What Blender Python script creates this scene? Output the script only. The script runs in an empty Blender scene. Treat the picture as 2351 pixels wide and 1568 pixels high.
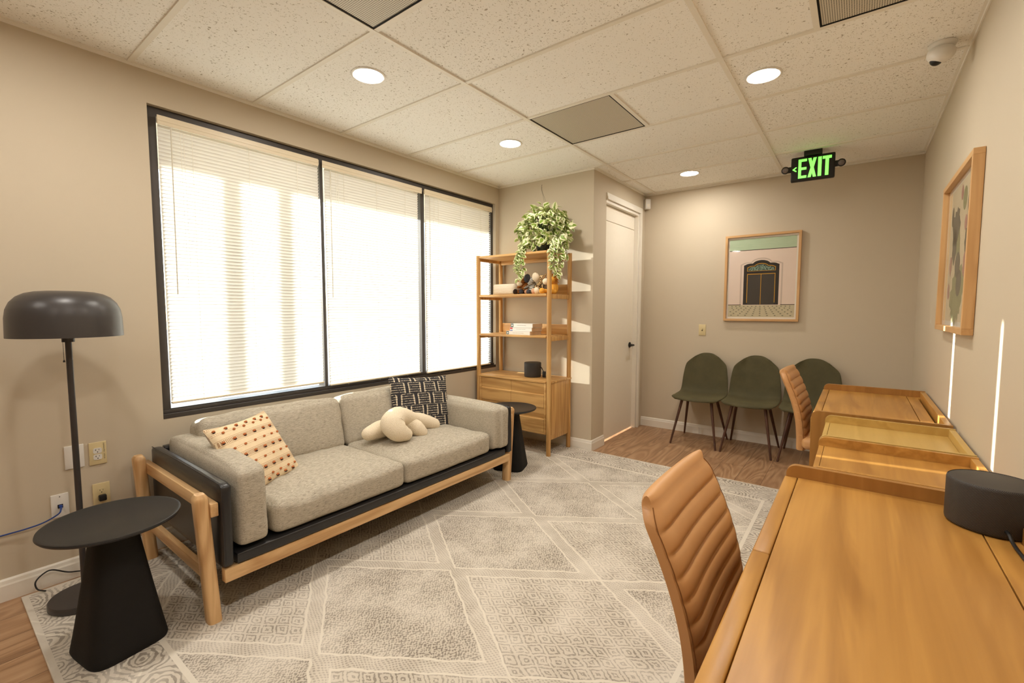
import bpy, bmesh, math, random
from mathutils import Vector, Matrix, noise as mnoise

# ------------------------------------------------------------ camera, sky, sun, exposure
S = bpy.context.scene
COL = S.collection
PI = math.pi
rnd = random.Random(7)

F_PX, IMG_W, IMG_H = 1046.27, 2351.0, 1568.0
CAM = Vector((0.0, 0.0, 1.3333))
YAW, PITCH, ROLL = -0.6485, -0.0696, 0.0005
FW = Vector((math.sin(YAW) * math.cos(PITCH), math.cos(YAW) * math.cos(PITCH), math.sin(PITCH)))
RT = Vector((math.cos(YAW), -math.sin(YAW), 0))
UP = RT.cross(FW)
cd = bpy.data.cameras.new('camera')
cam = bpy.data.objects.new('camera', cd)
COL.objects.link(cam)
cd.sensor_fit = 'HORIZONTAL'
cd.sensor_width = 36.0
cd.lens = 36.0 * F_PX / IMG_W
cd.clip_start = 0.02
M3 = Matrix((RT, UP, -FW)).transposed()
cam.matrix_world = Matrix.Translation(CAM) @ M3.to_4x4()
S.camera = cam

S.view_settings.view_transform = 'Standard'
S.view_settings.look = 'None'
S.view_settings.gamma = 1.0
S.view_settings.use_curve_mapping = False
S.view_settings.exposure = 0.0
S.cycles.max_bounces = 9
S.cycles.diffuse_bounces = 5
S.cycles.transparent_max_bounces = 16
S.cycles.sample_clamp_indirect = 6.0
S.cycles.caustics_reflective = False
S.cycles.caustics_refractive = False

SUN_DIR = Vector((1.0, 0.11, -0.24)).normalized()
wd = bpy.data.worlds.new('world')
S.world = wd
wd.use_nodes = True
wn = wd.node_tree.nodes
wn.clear()
sky = wn.new('ShaderNodeTexSky')
sky.sky_type = 'NISHITA'
sky.sun_disc = False
sky.sun_elevation = math.radians(28)
sky.sun_rotation = math.atan2(-SUN_DIR.x, -SUN_DIR.y)
bg = wn.new('ShaderNodeBackground')
bg.inputs['Strength'].default_value = 0.55
wo = wn.new('ShaderNodeOutputWorld')
wd.node_tree.links.new(sky.outputs[0], bg.inputs[0])
wd.node_tree.links.new(bg.outputs[0], wo.inputs[0])

sl = bpy.data.lights.new('sun', 'SUN')
sl.energy = 26.0
sl.color = (1.0, 0.95, 0.88)
sl.angle = math.radians(0.53)
so = bpy.data.objects.new('sun', sl)
COL.objects.link(so)
so.location = (-12, 0, 6)
so.rotation_euler = SUN_DIR.to_track_quat('-Z', 'Y').to_euler()

LAMP_COLOR = (1.0, 0.945, 0.86)
LAMP_STRENGTH = 202.0

# room (metres, floor z = 0)
XW, XR, YJ, YB, XA, H = -3.07, 0.385, 3.82, 5.072, -1.96, 2.622
YBACK = -2.6
GX = [-1.838, -0.617]                 # main ceiling runners
GY = [0.7613 + 0.6096 * i for i in range(-6, 8)]
ZR = 0.012                            # rug top


# ------------------------------------------------------------ node helper
def srgb(r, g, b):
    f = lambda c: (c / 255 / 12.92) if c / 255 <= 0.04045 else ((c / 255 + 0.055) / 1.055) ** 2.4
    return (f(r), f(g), f(b), 1.0)


class G:
    """small builder for one procedural material"""
    def __init__(s, name, rough=0.5, spec=0.5, metal=0.0):
        s.m = bpy.data.materials.new(name)
        s.m.use_nodes = True
        s.t = s.m.node_tree
        s.b = s.t.nodes['Principled BSDF']
        s.out = s.t.nodes['Material Output']
        s.b.inputs['Roughness'].default_value = rough
        s.b.inputs['Specular IOR Level'].default_value = spec
        s.b.inputs['Metallic'].default_value = metal
        tc = s.t.nodes.new('ShaderNodeTexCoord')
        s.co = tc.outputs['Object']
        sp = s.t.nodes.new('ShaderNodeSeparateXYZ')
        s.t.links.new(s.co, sp.inputs[0])
        s.x, s.y, s.z = sp.outputs

    def put(s, sock, v):
        if isinstance(v, bpy.types.NodeSocket):
            s.t.links.new(v, sock)
        else:
            if sock.type == 'RGBA' and len(v) == 3:
                v = (*v, 1)
            sock.default_value = v

    def f(s, op, a, b=None, c=None):
        n = s.t.nodes.new('ShaderNodeMath')
        n.operation = op
        for i, v in enumerate((a, b, c)):
            if v is not None:
                s.put(n.inputs[i], v)
        return n.outputs[0]

    def add(s, a, b): return s.f('ADD', a, b)
    def sub(s, a, b): return s.f('SUBTRACT', a, b)
    def mul(s, a, b): return s.f('MULTIPLY', a, b)
    def absv(s, a): return s.f('ABSOLUTE', a)
    def lt(s, a, b): return s.f('LESS_THAN', a, b)
    def gt(s, a, b): return s.f('GREATER_THAN', a, b)
    def mn(s, a, b): return s.f('MINIMUM', a, b)
    def mx(s, a, b): return s.f('MAXIMUM', a, b)

    def cell(s, a, period, off=0.0):
        """signed distance to the nearest multiple of period"""
        q = s.add(s.f('DIVIDE', s.sub(a, off), period), 0.5)
        return s.mul(s.sub(s.f('FRACT', q), 0.5), period)

    def step(s, a, lo, hi):
        n = s.t.nodes.new('ShaderNodeMapRange')
        n.interpolation_type = 'SMOOTHSTEP'
        s.put(n.inputs['Value'], a)
        n.inputs['From Min'].default_value = lo
        n.inputs['From Max'].default_value = hi
        return n.outputs[0]

    def vec(s, x, y, z):
        n = s.t.nodes.new('ShaderNodeCombineXYZ')
        for i, v in enumerate((x, y, z)):
            s.put(n.inputs[i], v)
        return n.outputs[0]

    def scaled(s, k, v=None):
        n = s.t.nodes.new('ShaderNodeMapping')
        s.put(n.inputs['Vector'], v if v is not None else s.co)
        n.inputs['Scale'].default_value = k
        return n.outputs[0]

    def noise(s, scale, detail=2.0, v=None, rough=0.5, dist=0.0):
        n = s.t.nodes.new('ShaderNodeTexNoise')
        s.put(n.inputs['Vector'], v if v is not None else s.co)
        n.inputs['Scale'].default_value = scale
        n.inputs['Detail'].default_value = detail
        n.inputs['Roughness'].default_value = rough
        n.inputs['Distortion'].default_value = dist
        return n.outputs['Fac']

    def vor(s, scale, v=None, feature='F1', out='Distance'):
        n = s.t.nodes.new('ShaderNodeTexVoronoi')
        n.feature = feature
        s.put(n.inputs['Vector'], v if v is not None else s.co)
        n.inputs['Scale'].default_value = scale
        return n.outputs[out]

    def white(s, v):
        n = s.t.nodes.new('ShaderNodeTexWhiteNoise')
        n.noise_dimensions = '3D'
        s.put(n.inputs['Vector'], v)
        return n.outputs['Value']

    def mix(s, fac, a, b):
        n = s.t.nodes.new('ShaderNodeMix')
        n.data_type = 'RGBA'
        s.put(n.inputs['Factor'], fac)
        s.put(n.inputs[6], a)
        s.put(n.inputs[7], b)
        return n.outputs[2]

    def ramp(s, fac, *stops):
        n = s.t.nodes.new('ShaderNodeValToRGB')
        e = n.color_ramp.elements
        while len(e) < len(stops):
            e.new(0.5)
        for k, (p, c) in zip(e, stops):
            k.position = p
            k.color = c if len(c) == 4 else (*c, 1)
        s.put(n.inputs[0], fac)
        return n.outputs[0]

    def bump(s, h, strength=0.3, dist=0.01):
        n = s.t.nodes.new('ShaderNodeBump')
        n.inputs['Strength'].default_value = strength
        n.inputs['Distance'].default_value = dist
        s.put(n.inputs['Height'], h)
        s.t.links.new(n.outputs[0], s.b.inputs['Normal'])
        return s

    def base(s, c):
        s.put(s.b.inputs['Base Color'], c)
        return s

    def rough(s, r):
        s.put(s.b.inputs['Roughness'], r)
        return s


def plain(name, rgb, rough=0.5, spec=0.5, metal=0.0, var=0.05, bump=0.0, bscale=300):
    g = G(name, rough, spec, metal)
    c = srgb(*rgb)
    n = g.noise(35, 3)
    g.base(g.mix(n, tuple(v * (1 - var) for v in c[:3]) + (1,), tuple(min(1, v * (1 + var)) for v in c[:3]) + (1,)))
    if bump:
        g.bump(g.noise(bscale, 3), bump, 0.002)
    return g.m


def wood(name, lo, hi, axis='x', scale=1.0, rough=0.4, streak=1.0, spec=0.4):
    """grain runs along the axis"""
    g = G(name, rough, spec)
    k = {'x': (1.2, 14, 14), 'y': (14, 1.2, 14), 'z': (14, 14, 1.2)}[axis]
    k = tuple(v * scale for v in k)
    warp = g.noise(1.0, 2, g.scaled(tuple(v * 0.35 for v in k)), dist=0.6)
    fig = g.noise(1.0, 3, g.scaled(k), dist=1.2)
    ring = g.f('SINE', g.mul(g.add(warp, g.mul(fig, 0.25)), 46.0))
    fine = g.noise(1.0, 2, g.scaled(tuple(v * (9 if v > 5 * scale else 3) for v in k)))
    v = g.add(g.mul(g.add(g.mul(ring, 0.5), 0.5), 0.42 * streak), g.add(g.mul(fig, 0.55), g.mul(fine, 0.32 * streak)))
    g.base(g.ramp(v, (0.22, srgb(*lo)), (0.78, srgb(*hi))))
    g.bump(fine, 0.08, 0.001)
    return g.m


# ------------------------------------------------------------ mesh helper
class MB:
    def __init__(s):
        s.bm = bmesh.new()

    def box(s, x0, x1, y0, y1, z0, z1, bev=0.0, seg=2):
        t = bmesh.new()
        bmesh.ops.create_cube(t, size=1.0)
        for v in t.verts:
            v.co = Vector(((x0 + x1) / 2 + v.co.x * (x1 - x0), (y0 + y1) / 2 + v.co.y * (y1 - y0), (z0 + z1) / 2 + v.co.z * (z1 - z0)))
        if bev > 0:
            bmesh.ops.bevel(t, geom=list(t.edges), offset=bev, segments=seg, affect='EDGES', profile=0.5)
        return s.join(t)

    def join(s, t, mat=None):
        me = bpy.data.meshes.new('tmp')
        if mat is not None:
            t.transform(mat)
        t.to_mesh(me)
        t.free()
        s.bm.from_mesh(me)
        bpy.data.meshes.remove(me)
        return s

    def sphere(s, c, r, u=20, v=14, rot=None):
        t = bmesh.new()
        bmesh.ops.create_uvsphere(t, u_segments=u, v_segments=v, radius=1.0)
        r = (r, r, r) if isinstance(r, (int, float)) else r
        m = Matrix.Translation(Vector(c)) @ (rot.to_4x4() if rot is not None else Matrix.Identity(4)) @ Matrix.Diagonal((*r, 1))
        return s.join(t, m)

    def tube(s, pts, r, seg=12, caps=True):
        """swept round bar through points, radius r or a list"""
        pts = [Vector(p) for p in pts]
        n = len(pts)
        rs = r if isinstance(r, (list, tuple)) else [r] * n
        prev = None
        rings = []
        for i, p in enumerate(pts):
            d = (pts[min(i + 1, n - 1)] - pts[max(i - 1, 0)]).normalized()
            if prev is None:
                a = d.orthogonal().normalized()
            else:
                a = (prev - d * prev.dot(d))
                a = a.normalized() if a.length > 1e-6 else d.orthogonal().normalized()
            prev = a
            b = d.cross(a)
            rings.append([s.bm.verts.new(p + (a * math.cos(2 * PI * k / seg) + b * math.sin(2 * PI * k / seg)) * rs[i]) for k in range(seg)])
        for i in range(n - 1):
            for k in range(seg):
                s.bm.faces.new((rings[i][k], rings[i][(k + 1) % seg], rings[i + 1][(k + 1) % seg], rings[i + 1][k]))
        if caps:
            s.bm.faces.new(rings[0][::-1])
            s.bm.faces.new(rings[-1])
        return s

    def lathe(s, prof, c=(0, 0, 0), seg=48, ax=None):
        """profile [(r, h)...] turned about the z axis (or direction ax) at c"""
        c = Vector(c)
        q = Vector((0, 0, 1)).rotation_difference(Vector(ax)) if ax is not None else None
        rings = []
        for r, h in prof:
            if r < 1e-6:
                p = Vector((0, 0, h))
                rings.append([s.bm.verts.new(c + (q @ p if q else p))])
            else:
                ring = []
                for k in range(seg):
                    p = Vector((r * math.cos(2 * PI * k / seg), r * math.sin(2 * PI * k / seg), h))
                    ring.append(s.bm.verts.new(c + (q @ p if q else p)))
                rings.append(ring)
        for a, b in zip(rings, rings[1:]):
            if len(a) == 1 and len(b) == 1:
                continue
            for k in range(seg):
                k2 = (k + 1) % seg
                if len(a) == 1:
                    s.bm.faces.new((a[0], b[k2], b[k]))
                elif len(b) == 1:
                    s.bm.faces.new((a[k], a[k2], b[0]))
                else:
                    s.bm.faces.new((a[k], a[k2], b[k2], b[k]))
        return s

    def prism(s, poly, depth, mat):
        """flat polygon (x, y) extruded by depth along +z, then placed by mat"""
        t = bmesh.new()
        lo = [t.verts.new((x, y, 0)) for x, y in poly]
        hi = [t.verts.new((x, y, depth)) for x, y in poly]
        t.faces.new(lo[::-1])
        t.faces.new(hi)
        n = len(poly)
        for i in range(n):
            t.faces.new((lo[i], lo[(i + 1) % n], hi[(i + 1) % n], hi[i]))
        return s.join(t, mat)

    def grid(s, fn, nu, nv, close_u=False):
        vs = [[s.bm.verts.new(fn(i / (nu if close_u else nu - 1), j / (nv - 1))) for j in range(nv)] for i in range(nu)]
        for i in range(nu if close_u else nu - 1):
            for j in range(nv - 1):
                i2 = (i + 1) % nu
                s.bm.faces.new((vs[i][j], vs[i2][j], vs[i2][j + 1], vs[i][j + 1]))
        return vs

    def build(s, name, mat, parent=None, smooth=None, origin=None):
        o_ = Vector(origin) if origin is not None else None
        if o_ is None and parent is not None:
            o_ = ORG.get(parent.name, Vector((0, 0, 0)))
        if o_ is None:
            o_ = Vector((0, 0, 0))
        bmesh.ops.recalc_face_normals(s.bm, faces=list(s.bm.faces))
        me = bpy.data.meshes.new(name)
        s.bm.transform(Matrix.Translation(-o_))
        s.bm.to_mesh(me)
        s.bm.free()
        me.materials.append(mat)
        o = bpy.data.objects.new(name, me)
        COL.objects.link(o)
        if smooth:
            sm(me, smooth)
        if parent is not None:
            o.parent = parent
            ORG[o.name] = o_
        else:
            o.location = o_
            ORG[o.name] = o_
        return o


ORG = {}          # world position of each object's own origin, used while building


def sm(me, deg=35):
    for p in me.polygons:
        p.use_smooth = True
    try:
        me.set_sharp_from_angle(angle=math.radians(deg))
    except Exception:
        pass


def tag(o, label=None, cat=None, group=None, kind=None):
    for k, v in (('label', label), ('category', cat), ('group', group), ('kind', kind)):
        if v:
            o[k] = v
    return o


def thing(name, loc, label, cat, group=None):
    o = bpy.data.objects.new(name, None)
    COL.objects.link(o)
    o.location = loc
    o.empty_display_size = 0.05
    ORG[o.name] = Vector(loc)
    return tag(o, label, cat, group)


def kids(o):
    return [c for c in bpy.data.objects if c.parent == o]


def copy_tree(o, parent=None):
    c = o.copy()
    COL.objects.link(c)
    c.parent = parent
    for ch in kids(o):
        copy_tree(ch, c)
    return c


def struct(o, label=None, cat=None):
    return tag(o, label, cat, None, 'structure')


def ray(px, py):
    return FW + RT * ((px - IMG_W / 2) / F_PX) + UP * ((IMG_H / 2 - py) / F_PX)


def at(px, py, axis, val):
    """a point of the photograph on the plane axis = val"""
    d = ray(px, py)
    i = 'xyz'.index(axis)
    return CAM + d * ((val - CAM[i]) / d[i])


def cushion(c, h, r=0.05, n=14, bulge=(0, 0, 0), rot=None, wrinkle=0.004, seed=0, taper=None):
    """soft upholstered block: rounded box of half sizes h with crowned faces; a bmesh"""
    t = bmesh.new()
    bmesh.ops.create_cube(t, size=2.0)
    bmesh.ops.subdivide_edges(t, edges=list(t.edges), cuts=n, use_grid_fill=True)
    h = Vector(h)
    inner = Vector([max(v - r, 1e-4) for v in h])
    for v in t.verts:
        u = v.co.copy()
        p = Vector((u.x * h.x, u.y * h.y, u.z * h.z))
        q = Vector([max(-inner[i], min(inner[i], p[i])) for i in range(3)])
        d = p - q
        if d.length > 1e-9:
            p = q + d.normalized() * r
        w = [max(0.0, 1 - (min(1, abs(u[i]))) ** 2.4) for i in range(3)]
        p.x += math.copysign(bulge[0] * w[1] * w[2], u.x) * abs(u.x)
        p.y += math.copysign(bulge[1] * w[0] * w[2], u.y) * abs(u.y)
        p.z += math.copysign(bulge[2] * w[0] * w[1], u.z) * abs(u.z)
        if taper:
            p = taper(p, u)
        nz = mnoise.noise(Vector((p.x * 7 + seed, p.y * 7, p.z * 7)))
        nz2 = mnoise.noise(Vector((p.x * 19 + seed, p.y * 11, p.z * 15)))
        nn = p.normalized()
        p += nn * wrinkle * (nz + 0.5 * nz2)
        v.co = p
    m = Matrix.Translation(Vector(c)) @ (rot.to_4x4() if rot is not None else Matrix.Identity(4))
    t.transform(m)
    return t


def subsurf(o, lv=1):
    m = o.modifiers.new('subdivision', 'SUBSURF')
    m.levels = lv
    m.render_levels = lv
    return o


def bez(p, n=24):
    """smooth path through points (Catmull-Rom)"""
    p = [Vector(q) for q in p]
    out = []
    for i in range(len(p) - 1):
        a, b, c, d = p[max(i - 1, 0)], p[i], p[i + 1], p[min(i + 2, len(p) - 1)]
        for k in range(n):
            t = k / n
            out.append(0.5 * ((2 * b) + (c - a) * t + (2 * a - 5 * b + 4 * c - d) * t * t + (3 * b - a - 3 * c + d) * t ** 3))
    out.append(p[-1])
    return out


# ------------------------------------------------------------ shared materials
def make_wall():
    g = G('wall_paint', 0.7, 0.3)
    n = g.noise(1.3, 2)
    g.base(g.mix(n, srgb(197, 184, 162), srgb(203, 190, 168)))
    g.bump(g.noise(240, 2), 0.06, 0.001)
    return g.m


def make_ceiling():
    g = G('ceiling_tile', 0.9, 0.1)
    tx = g.f('FLOOR', g.f('DIVIDE', g.sub(g.x, GX[0]), 1.2192))
    ty = g.f('FLOOR', g.f('DIVIDE', g.sub(g.y, GY[0]), 0.6096))
    w = g.white(g.vec(tx, ty, 0.5))
    small = g.noise(170, 2.5, g.scaled((1.0, 0.62, 1.0)))
    big = g.noise(92, 3.0, g.scaled((0.9, 0.8, 1.0)), dist=0.5)
    th = g.add(g.mul(g.sub(w, 0.5), -0.035), 0.0)
    pit1 = g.step(g.add(big, g.mul(th, -1)), 0.635, 0.70)
    pit2 = g.step(g.add(small, g.mul(th, -1)), 0.635, 0.69)
    pit = g.mx(pit1, g.mul(pit2, 0.7))
    soft = g.noise(1.6, 2)
    face = g.mix(soft, srgb(246, 244, 239), srgb(250, 249, 245))
    g.base(g.mix(g.mul(pit, 0.75), face, srgb(142, 128, 106)))
    g.bump(g.sub(0.0, pit), 0.35, 0.003)
    return g.m


def make_floor():
    g = G('oak_plank_floor', 0.42, 0.4)
    pw, pl = 0.18, 1.22
    row = g.f('FLOOR', g.f('DIVIDE', g.x, pw))
    off = g.mul(g.white(g.vec(row, 3.1, 0.0)), pl)
    yy = g.add(g.y, off)
    colm = g.f('FLOOR', g.f('DIVIDE', yy, pl))
    rv = g.white(g.vec(row, colm, 1.7))
    sh = g.vec(g.add(g.x, g.mul(rv, 7.0)), g.add(g.y, g.mul(rv, 31.0)), g.mul(rv, 5.0))
    fig = g.noise(1.0, 4, g.scaled((11, 1.1, 1), sh), dist=1.6)
    ring = g.f('SINE', g.mul(g.noise(1.0, 1, g.scaled((5, 0.7, 1), sh), dist=0.9), 70.0))
    fine = g.noise(1.0, 2, g.scaled((130, 4, 1), sh))
    v = g.add(g.mul(g.add(g.mul(ring, .5), .5), 0.22), g.add(g.mul(fig, 0.55), g.mul(fine, 0.28)))
    c = g.ramp(v, (0.2, srgb(120, 88, 62)), (0.5, srgb(168, 130, 96)), (0.85, srgb(198, 164, 128)))
    tone = g.mix(g.mul(rv, 0.35), c, srgb(140, 106, 78))
    seam = g.mx(g.lt(g.absv(g.cell(g.x, pw, 0.0)), 0.0012), g.lt(g.absv(g.cell(yy, pl, 0.0)), 0.0012))
    g.base(g.mix(seam, tone, srgb(78, 56, 40)))
    g.bump(fine, 0.07, 0.001)
    return g.m


M = {}
M['wall'] = make_wall()
M['ceil'] = make_ceiling()
M['floor'] = make_floor()
M['trim'] = plain('white_trim_paint', (234, 228, 216), 0.4, 0.5, 0, 0.02)
M['door'] = plain('door_paint', (238, 230, 214), 0.45, 0.4, 0, 0.02)
M['grid'] = plain('grid_metal', (236, 231, 220), 0.45, 0.4, 0, 0.02)
M['white'] = plain('white_plastic', (225, 221, 214), 0.35, 0.5, 0, 0.02)
M['ivory'] = plain('ivory_plastic', (214, 196, 150), 0.35, 0.5, 0, 0.02)
M['frame'] = plain('bronze_window_frame', (66, 60, 56), 0.42, 0.5, 0.2, 0.04)
M['black'] = plain('black_plastic', (28, 26, 25), 0.45, 0.4, 0, 0.05)
M['dark'] = plain('dark_slot', (20, 17, 15), 0.7, 0.2, 0, 0.02)
M['matte'] = plain('matte_black_table', (33, 32, 32), 0.42, 0.45, 0, 0.06, 0.08, 500)
M['rough_black'] = plain('textured_black_base', (26, 24, 22), 0.75, 0.25, 0, 0.12, 0.35, 160)
M['lamp'] = plain('charcoal_enamel', (62, 58, 57), 0.36, 0.5, 0.1, 0.03)
M['ash'] = wood('ash_wood', (178, 132, 82), (222, 184, 134), 'z', 1.0, 0.42, 0.9)
M['ash_y'] = wood('ash_wood_rail', (178, 132, 82), (222, 184, 134), 'y', 1.0, 0.42, 0.9)
M['ash_x'] = wood('ash_wood_side', (178, 132, 82), (222, 184, 134), 'x', 1.0, 0.42, 0.9)
M['oak_x'] = wood('oak_shelf', (172, 124, 68), (216, 172, 110), 'x', 0.9, 0.4, 0.9)
M['oak_z'] = wood('oak_post', (172, 124, 68), (216, 172, 110), 'z', 0.9, 0.4, 0.7)
M['desk_y'] = wood('desk_veneer', (156, 108, 48), (198, 148, 76), 'y', 0.8, 0.34, 0.6)
M['desk_z'] = wood('desk_side_veneer', (150, 104, 50), (174, 126, 66), 'z', 0.8, 0.38, 0.55)
M['pale_y'] = wood('pale_veneer', (180, 146, 78), (206, 172, 102), 'y', 0.7, 0.36, 0.5)
M['frame_oak'] = wood('picture_frame_oak', (190, 146, 94), (212, 170, 118), 'z', 1.2, 0.45, 0.6)
M['frame_oak_x'] = wood('picture_frame_oak_rail', (190, 146, 94), (212, 170, 118), 'x', 1.2, 0.45, 0.6)
M['frame_oak_y'] = wood('picture_frame_oak_side', (190, 146, 94), (212, 170, 118), 'y', 1.2, 0.45, 0.6)
M['chrome'] = plain('steel', (190, 188, 184), 0.25, 0.5, 0.9, 0.02)
M['leather'] = plain('black_leather', (36, 35, 36), 0.33, 0.5, 0, 0.08, 0.12, 220)


def thin_glass(name, tint=(0.93, 0.96, 0.96, 1)):
    g = G(name, 0.02)
    tr = g.t.nodes.new('ShaderNodeBsdfTransparent')
    tr.inputs[0].default_value = tint
    gl = g.t.nodes.new('ShaderNodeBsdfGlossy')
    gl.inputs['Roughness'].default_value = 0.02
    fr = g.t.nodes.new('ShaderNodeFresnel')
    fr.inputs[0].default_value = 1.45
    mx = g.t.nodes.new('ShaderNodeMixShader')
    ge = g.t.nodes.new('ShaderNodeNewGeometry')
    g.put(mx.inputs[0], g.mul(fr.outputs[0], g.sub(1.0, ge.outputs['Backfacing'])))
    g.t.links.new(tr.outputs[0], mx.inputs[1])
    g.t.links.new(gl.outputs[0], mx.inputs[2])
    g.t.links.new(mx.outputs[0], g.out.inputs['Surface'])
    return g.m


M['glass'] = thin_glass('window_glass')


def emitter(name, rgb, strength):
    g = G(name)
    g.base((0.8, 0.8, 0.8, 1))
    g.b.inputs['Emission Color'].default_value = (*rgb[:3], 1)
    g.b.inputs['Emission Strength'].default_value = strength
    return g.m


def vinyl_slat():
    g = G('blind_slat', 0.45, 0.4)
    g.base(srgb(236, 234, 228))
    tl = g.t.nodes.new('ShaderNodeBsdfTranslucent')
    tl.inputs[0].default_value = srgb(236, 233, 226)
    mx = g.t.nodes.new('ShaderNodeMixShader')
    mx.inputs[0].default_value = 0.20
    g.t.links.new(g.b.outputs[0], mx.inputs[1])
    g.t.links.new(tl.outputs[0], mx.inputs[2])
    g.t.links.new(mx.outputs[0], g.out.inputs['Surface'])
    return g.m


M['slat'] = vinyl_slat()

# ------------------------------------------------------------ room shell
WY0, WY1, WZ0, WZ1 = 0.825, 3.762, 0.722, 2.435
struct(MB().box(-3.27, 0.6, YBACK - .12, 5.2, -0.12, 0.0).build('floor', M['floor']))
struct(MB().box(-3.27, 0.6, YBACK - .12, 5.2, H, H + 0.12).build('ceiling', M['ceil']))
b = MB()
b.box(-3.27, XW, YBACK, WY0, 0, H).box(-3.27, XW, WY1, YJ, 0, H).box(-3.27, XW, WY0, WY1, 0, WZ0).box(-3.27, XW, WY0, WY1, WZ1, H)
struct(b.build('wall_left', M['wall']))
struct(MB().box(-3.27, XA, YJ, YJ + .12, 0, H).build('wall_alcove', M['wall']))
DY0, DY1, DZ1 = 4.082, 4.925, 2.400
b = MB()
b.box(XA - .12, XA, YJ + .12, DY0, 0, H).box(XA - .12, XA, DY1, YB, 0, H).box(XA - .12, XA, DY0, DY1, DZ1, H)
struct(b.build('wall_door', M['wall']))
struct(MB().box(-2.6, 0.5, YB, YB + .12, 0, H).build('wall_back', M['wall']))
struct(MB().box(XR, XR + .12, YBACK, YB, 0, H).build('wall_right', M['wall']))
struct(MB().box(-3.27, 0.5, YBACK - .12, YBACK, 0, H).build('wall_behind', M['wall']))


def baseboard(name, p0, p1, n):
    """along the wall foot from p0 to p1, n = direction into the room"""
    p0, p1, n = Vector((*p0, 0)), Vector((*p1, 0)), Vector((*n, 0))
    d = p1 - p0
    L = d.length
    d.normalize()
    prof = [(0.0, 0.0), (0.014, 0.0), (0.014, 0.072), (0.011, 0.080), (0.009, 0.094), (0.004, 0.101), (0.0, 0.101)]
    m = Matrix((n, Vector((0, 0, 1)), d)).transposed().to_4x4()
    m.translation = p0
    struct(MB().prism(prof, L, m).build(name, M['trim']))


baseboard('baseboard_left', (XW, YBACK), (XW, YJ), (1, 0))
baseboard('baseboard_alcove', (XW + .014, YJ), (XA + .014, YJ), (0, -1))
baseboard('baseboard_door', (XA, YJ), (XA, DY0 - .004), (1, 0))
baseboard('baseboard_back', (XA, YB), (XR, YB), (0, -1))
baseboard('baseboard_right', (XR, YBACK), (XR, YB - .014), (-1, 0))

# wall angle and ceiling grid
b = MB()
t_ = .018
b.box(XW, XW + .006, YBACK, YJ, H - .02, H).box(XW, XW + t_, YBACK, YJ, H - .004, H)
b.box(XW, XA, YJ - .006, YJ, H - .02, H).box(XW, XA, YJ - t_, YJ, H - .004, H)
b.box(XA, XA + .006, YJ - .006, YB, H - .02, H).box(XA, XA + t_, YJ - .006, YB, H - .004, H)
b.box(XA, XR, YB - .006, YB, H - .02, H).box(XA, XR, YB - t_, YB, H - .004, H)
b.box(XR - .006, XR, YBACK, YB, H - .02, H).box(XR - t_, XR, YBACK, YB, H - .004, H)
struct(b.build('trim_1', M['grid']))
b = MB()
w2 = .0125
for gx in GX:
    b.box(gx - w2, gx + w2, YBACK, YB if gx > XA else YJ, H - .009, H)
for gy in GY:
    x0 = XW if gy < YJ - .05 else XA
    xs = [x0] + GX + [XR]
    for a, c in zip(xs, xs[1:]):
        b.box(a + (w2 if a in GX else 0), c - (w2 if c in GX else 0), gy - w2, gy + w2, H - .0075, H)
b.box(-1.228 - w2, -1.228 + w2, GY[6 + 3] + w2, GY[6 + 4] - w2, H - .0075, H)
b.box(-1.228 - w2, -1.228 + w2, GY[6] + w2, GY[6 + 1] - w2, H - .0075, H)
b.box(-.205 - w2, -.205 + w2, GY[6 + 2] + w2, GY[6 + 3] - w2, H - .0075, H)
struct(b.build('trim_2', M['grid']))


def make_perf(name, hole, metal, pitch):
    g = G(name, 0.5, 0.4, 0.1)
    cx, cy = g.cell(g.x, pitch), g.cell(g.y, pitch)
    r = g.f('SQRT', g.add(g.mul(cx, cx), g.mul(cy, cy)))
    h = g.step(r, pitch * .27, pitch * .36)
    g.base(g.mix(h, srgb(*hole), srgb(*metal)))
    return g.m


M['perf'] = make_perf('perforated_metal', (84, 77, 66), (218, 211, 194), 0.0085)


def vent(x0, x1, y0, y1, label):
    t = thing('ceiling_vent', ((x0 + x1) / 2, (y0 + y1) / 2, H), label, 'vent', 'perforated ceiling vents')
    MB().box(x0 + .006, x1 - .006, y0 + .006, y1 - .006, H - .004, H - .001).build('perforated_panel', M['perf'], t)
    f = MB()
    e = .008
    f.box(x0, x1, y0, y0 + e, H - .006, H - .0005).box(x0, x1, y1 - e, y1, H - .006, H - .0005)
    f.box(x0, x0 + e, y0 + e, y1 - e, H - .006, H - .0005).box(x1 - e, x1, y0 + e, y1 - e, H - .006, H - .0005)
    f.build('vent_frame', M['dark'], t)


g3 = GY[6 + 3]
vent(-1.838 + w2, -1.228 - w2, g3 + w2, GY[6 + 4] - w2, 'square grey perforated vent panel in the middle of the ceiling')
vent(-.205 + w2, XR - .02, GY[6 + 2] + w2, g3 - w2, 'perforated vent panel cut off by the top edge, near the camera dome')
vent(-1.838 + w2, -1.228 - w2, GY[6] + w2, GY[7] - w2, 'perforated vent panel cut off by the top edge, over the window side')

# downlights
M['glow'] = emitter('downlight_diffuser', LAMP_COLOR, LAMP_STRENGTH)


def downlight(x, y, label):
    t = thing('ceiling_light', (x, y, H), label, 'ceiling light', 'round recessed downlights')
    MB().lathe([(.076, -.003), (.079, -.006), (.088, -.007), (.093, -.004), (.093, -.0005), (.076, -.0005), (.076, -.003)], (x, y, H)).build('trim_ring', M['white'], t, 40)
    MB().lathe([(0, -.0045), (.055, -.0045), (.0755, -.003), (.0755, -.001), (0, -.001)], (x, y, H)).build('diffuser', M['glow'], t, 40)


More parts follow.
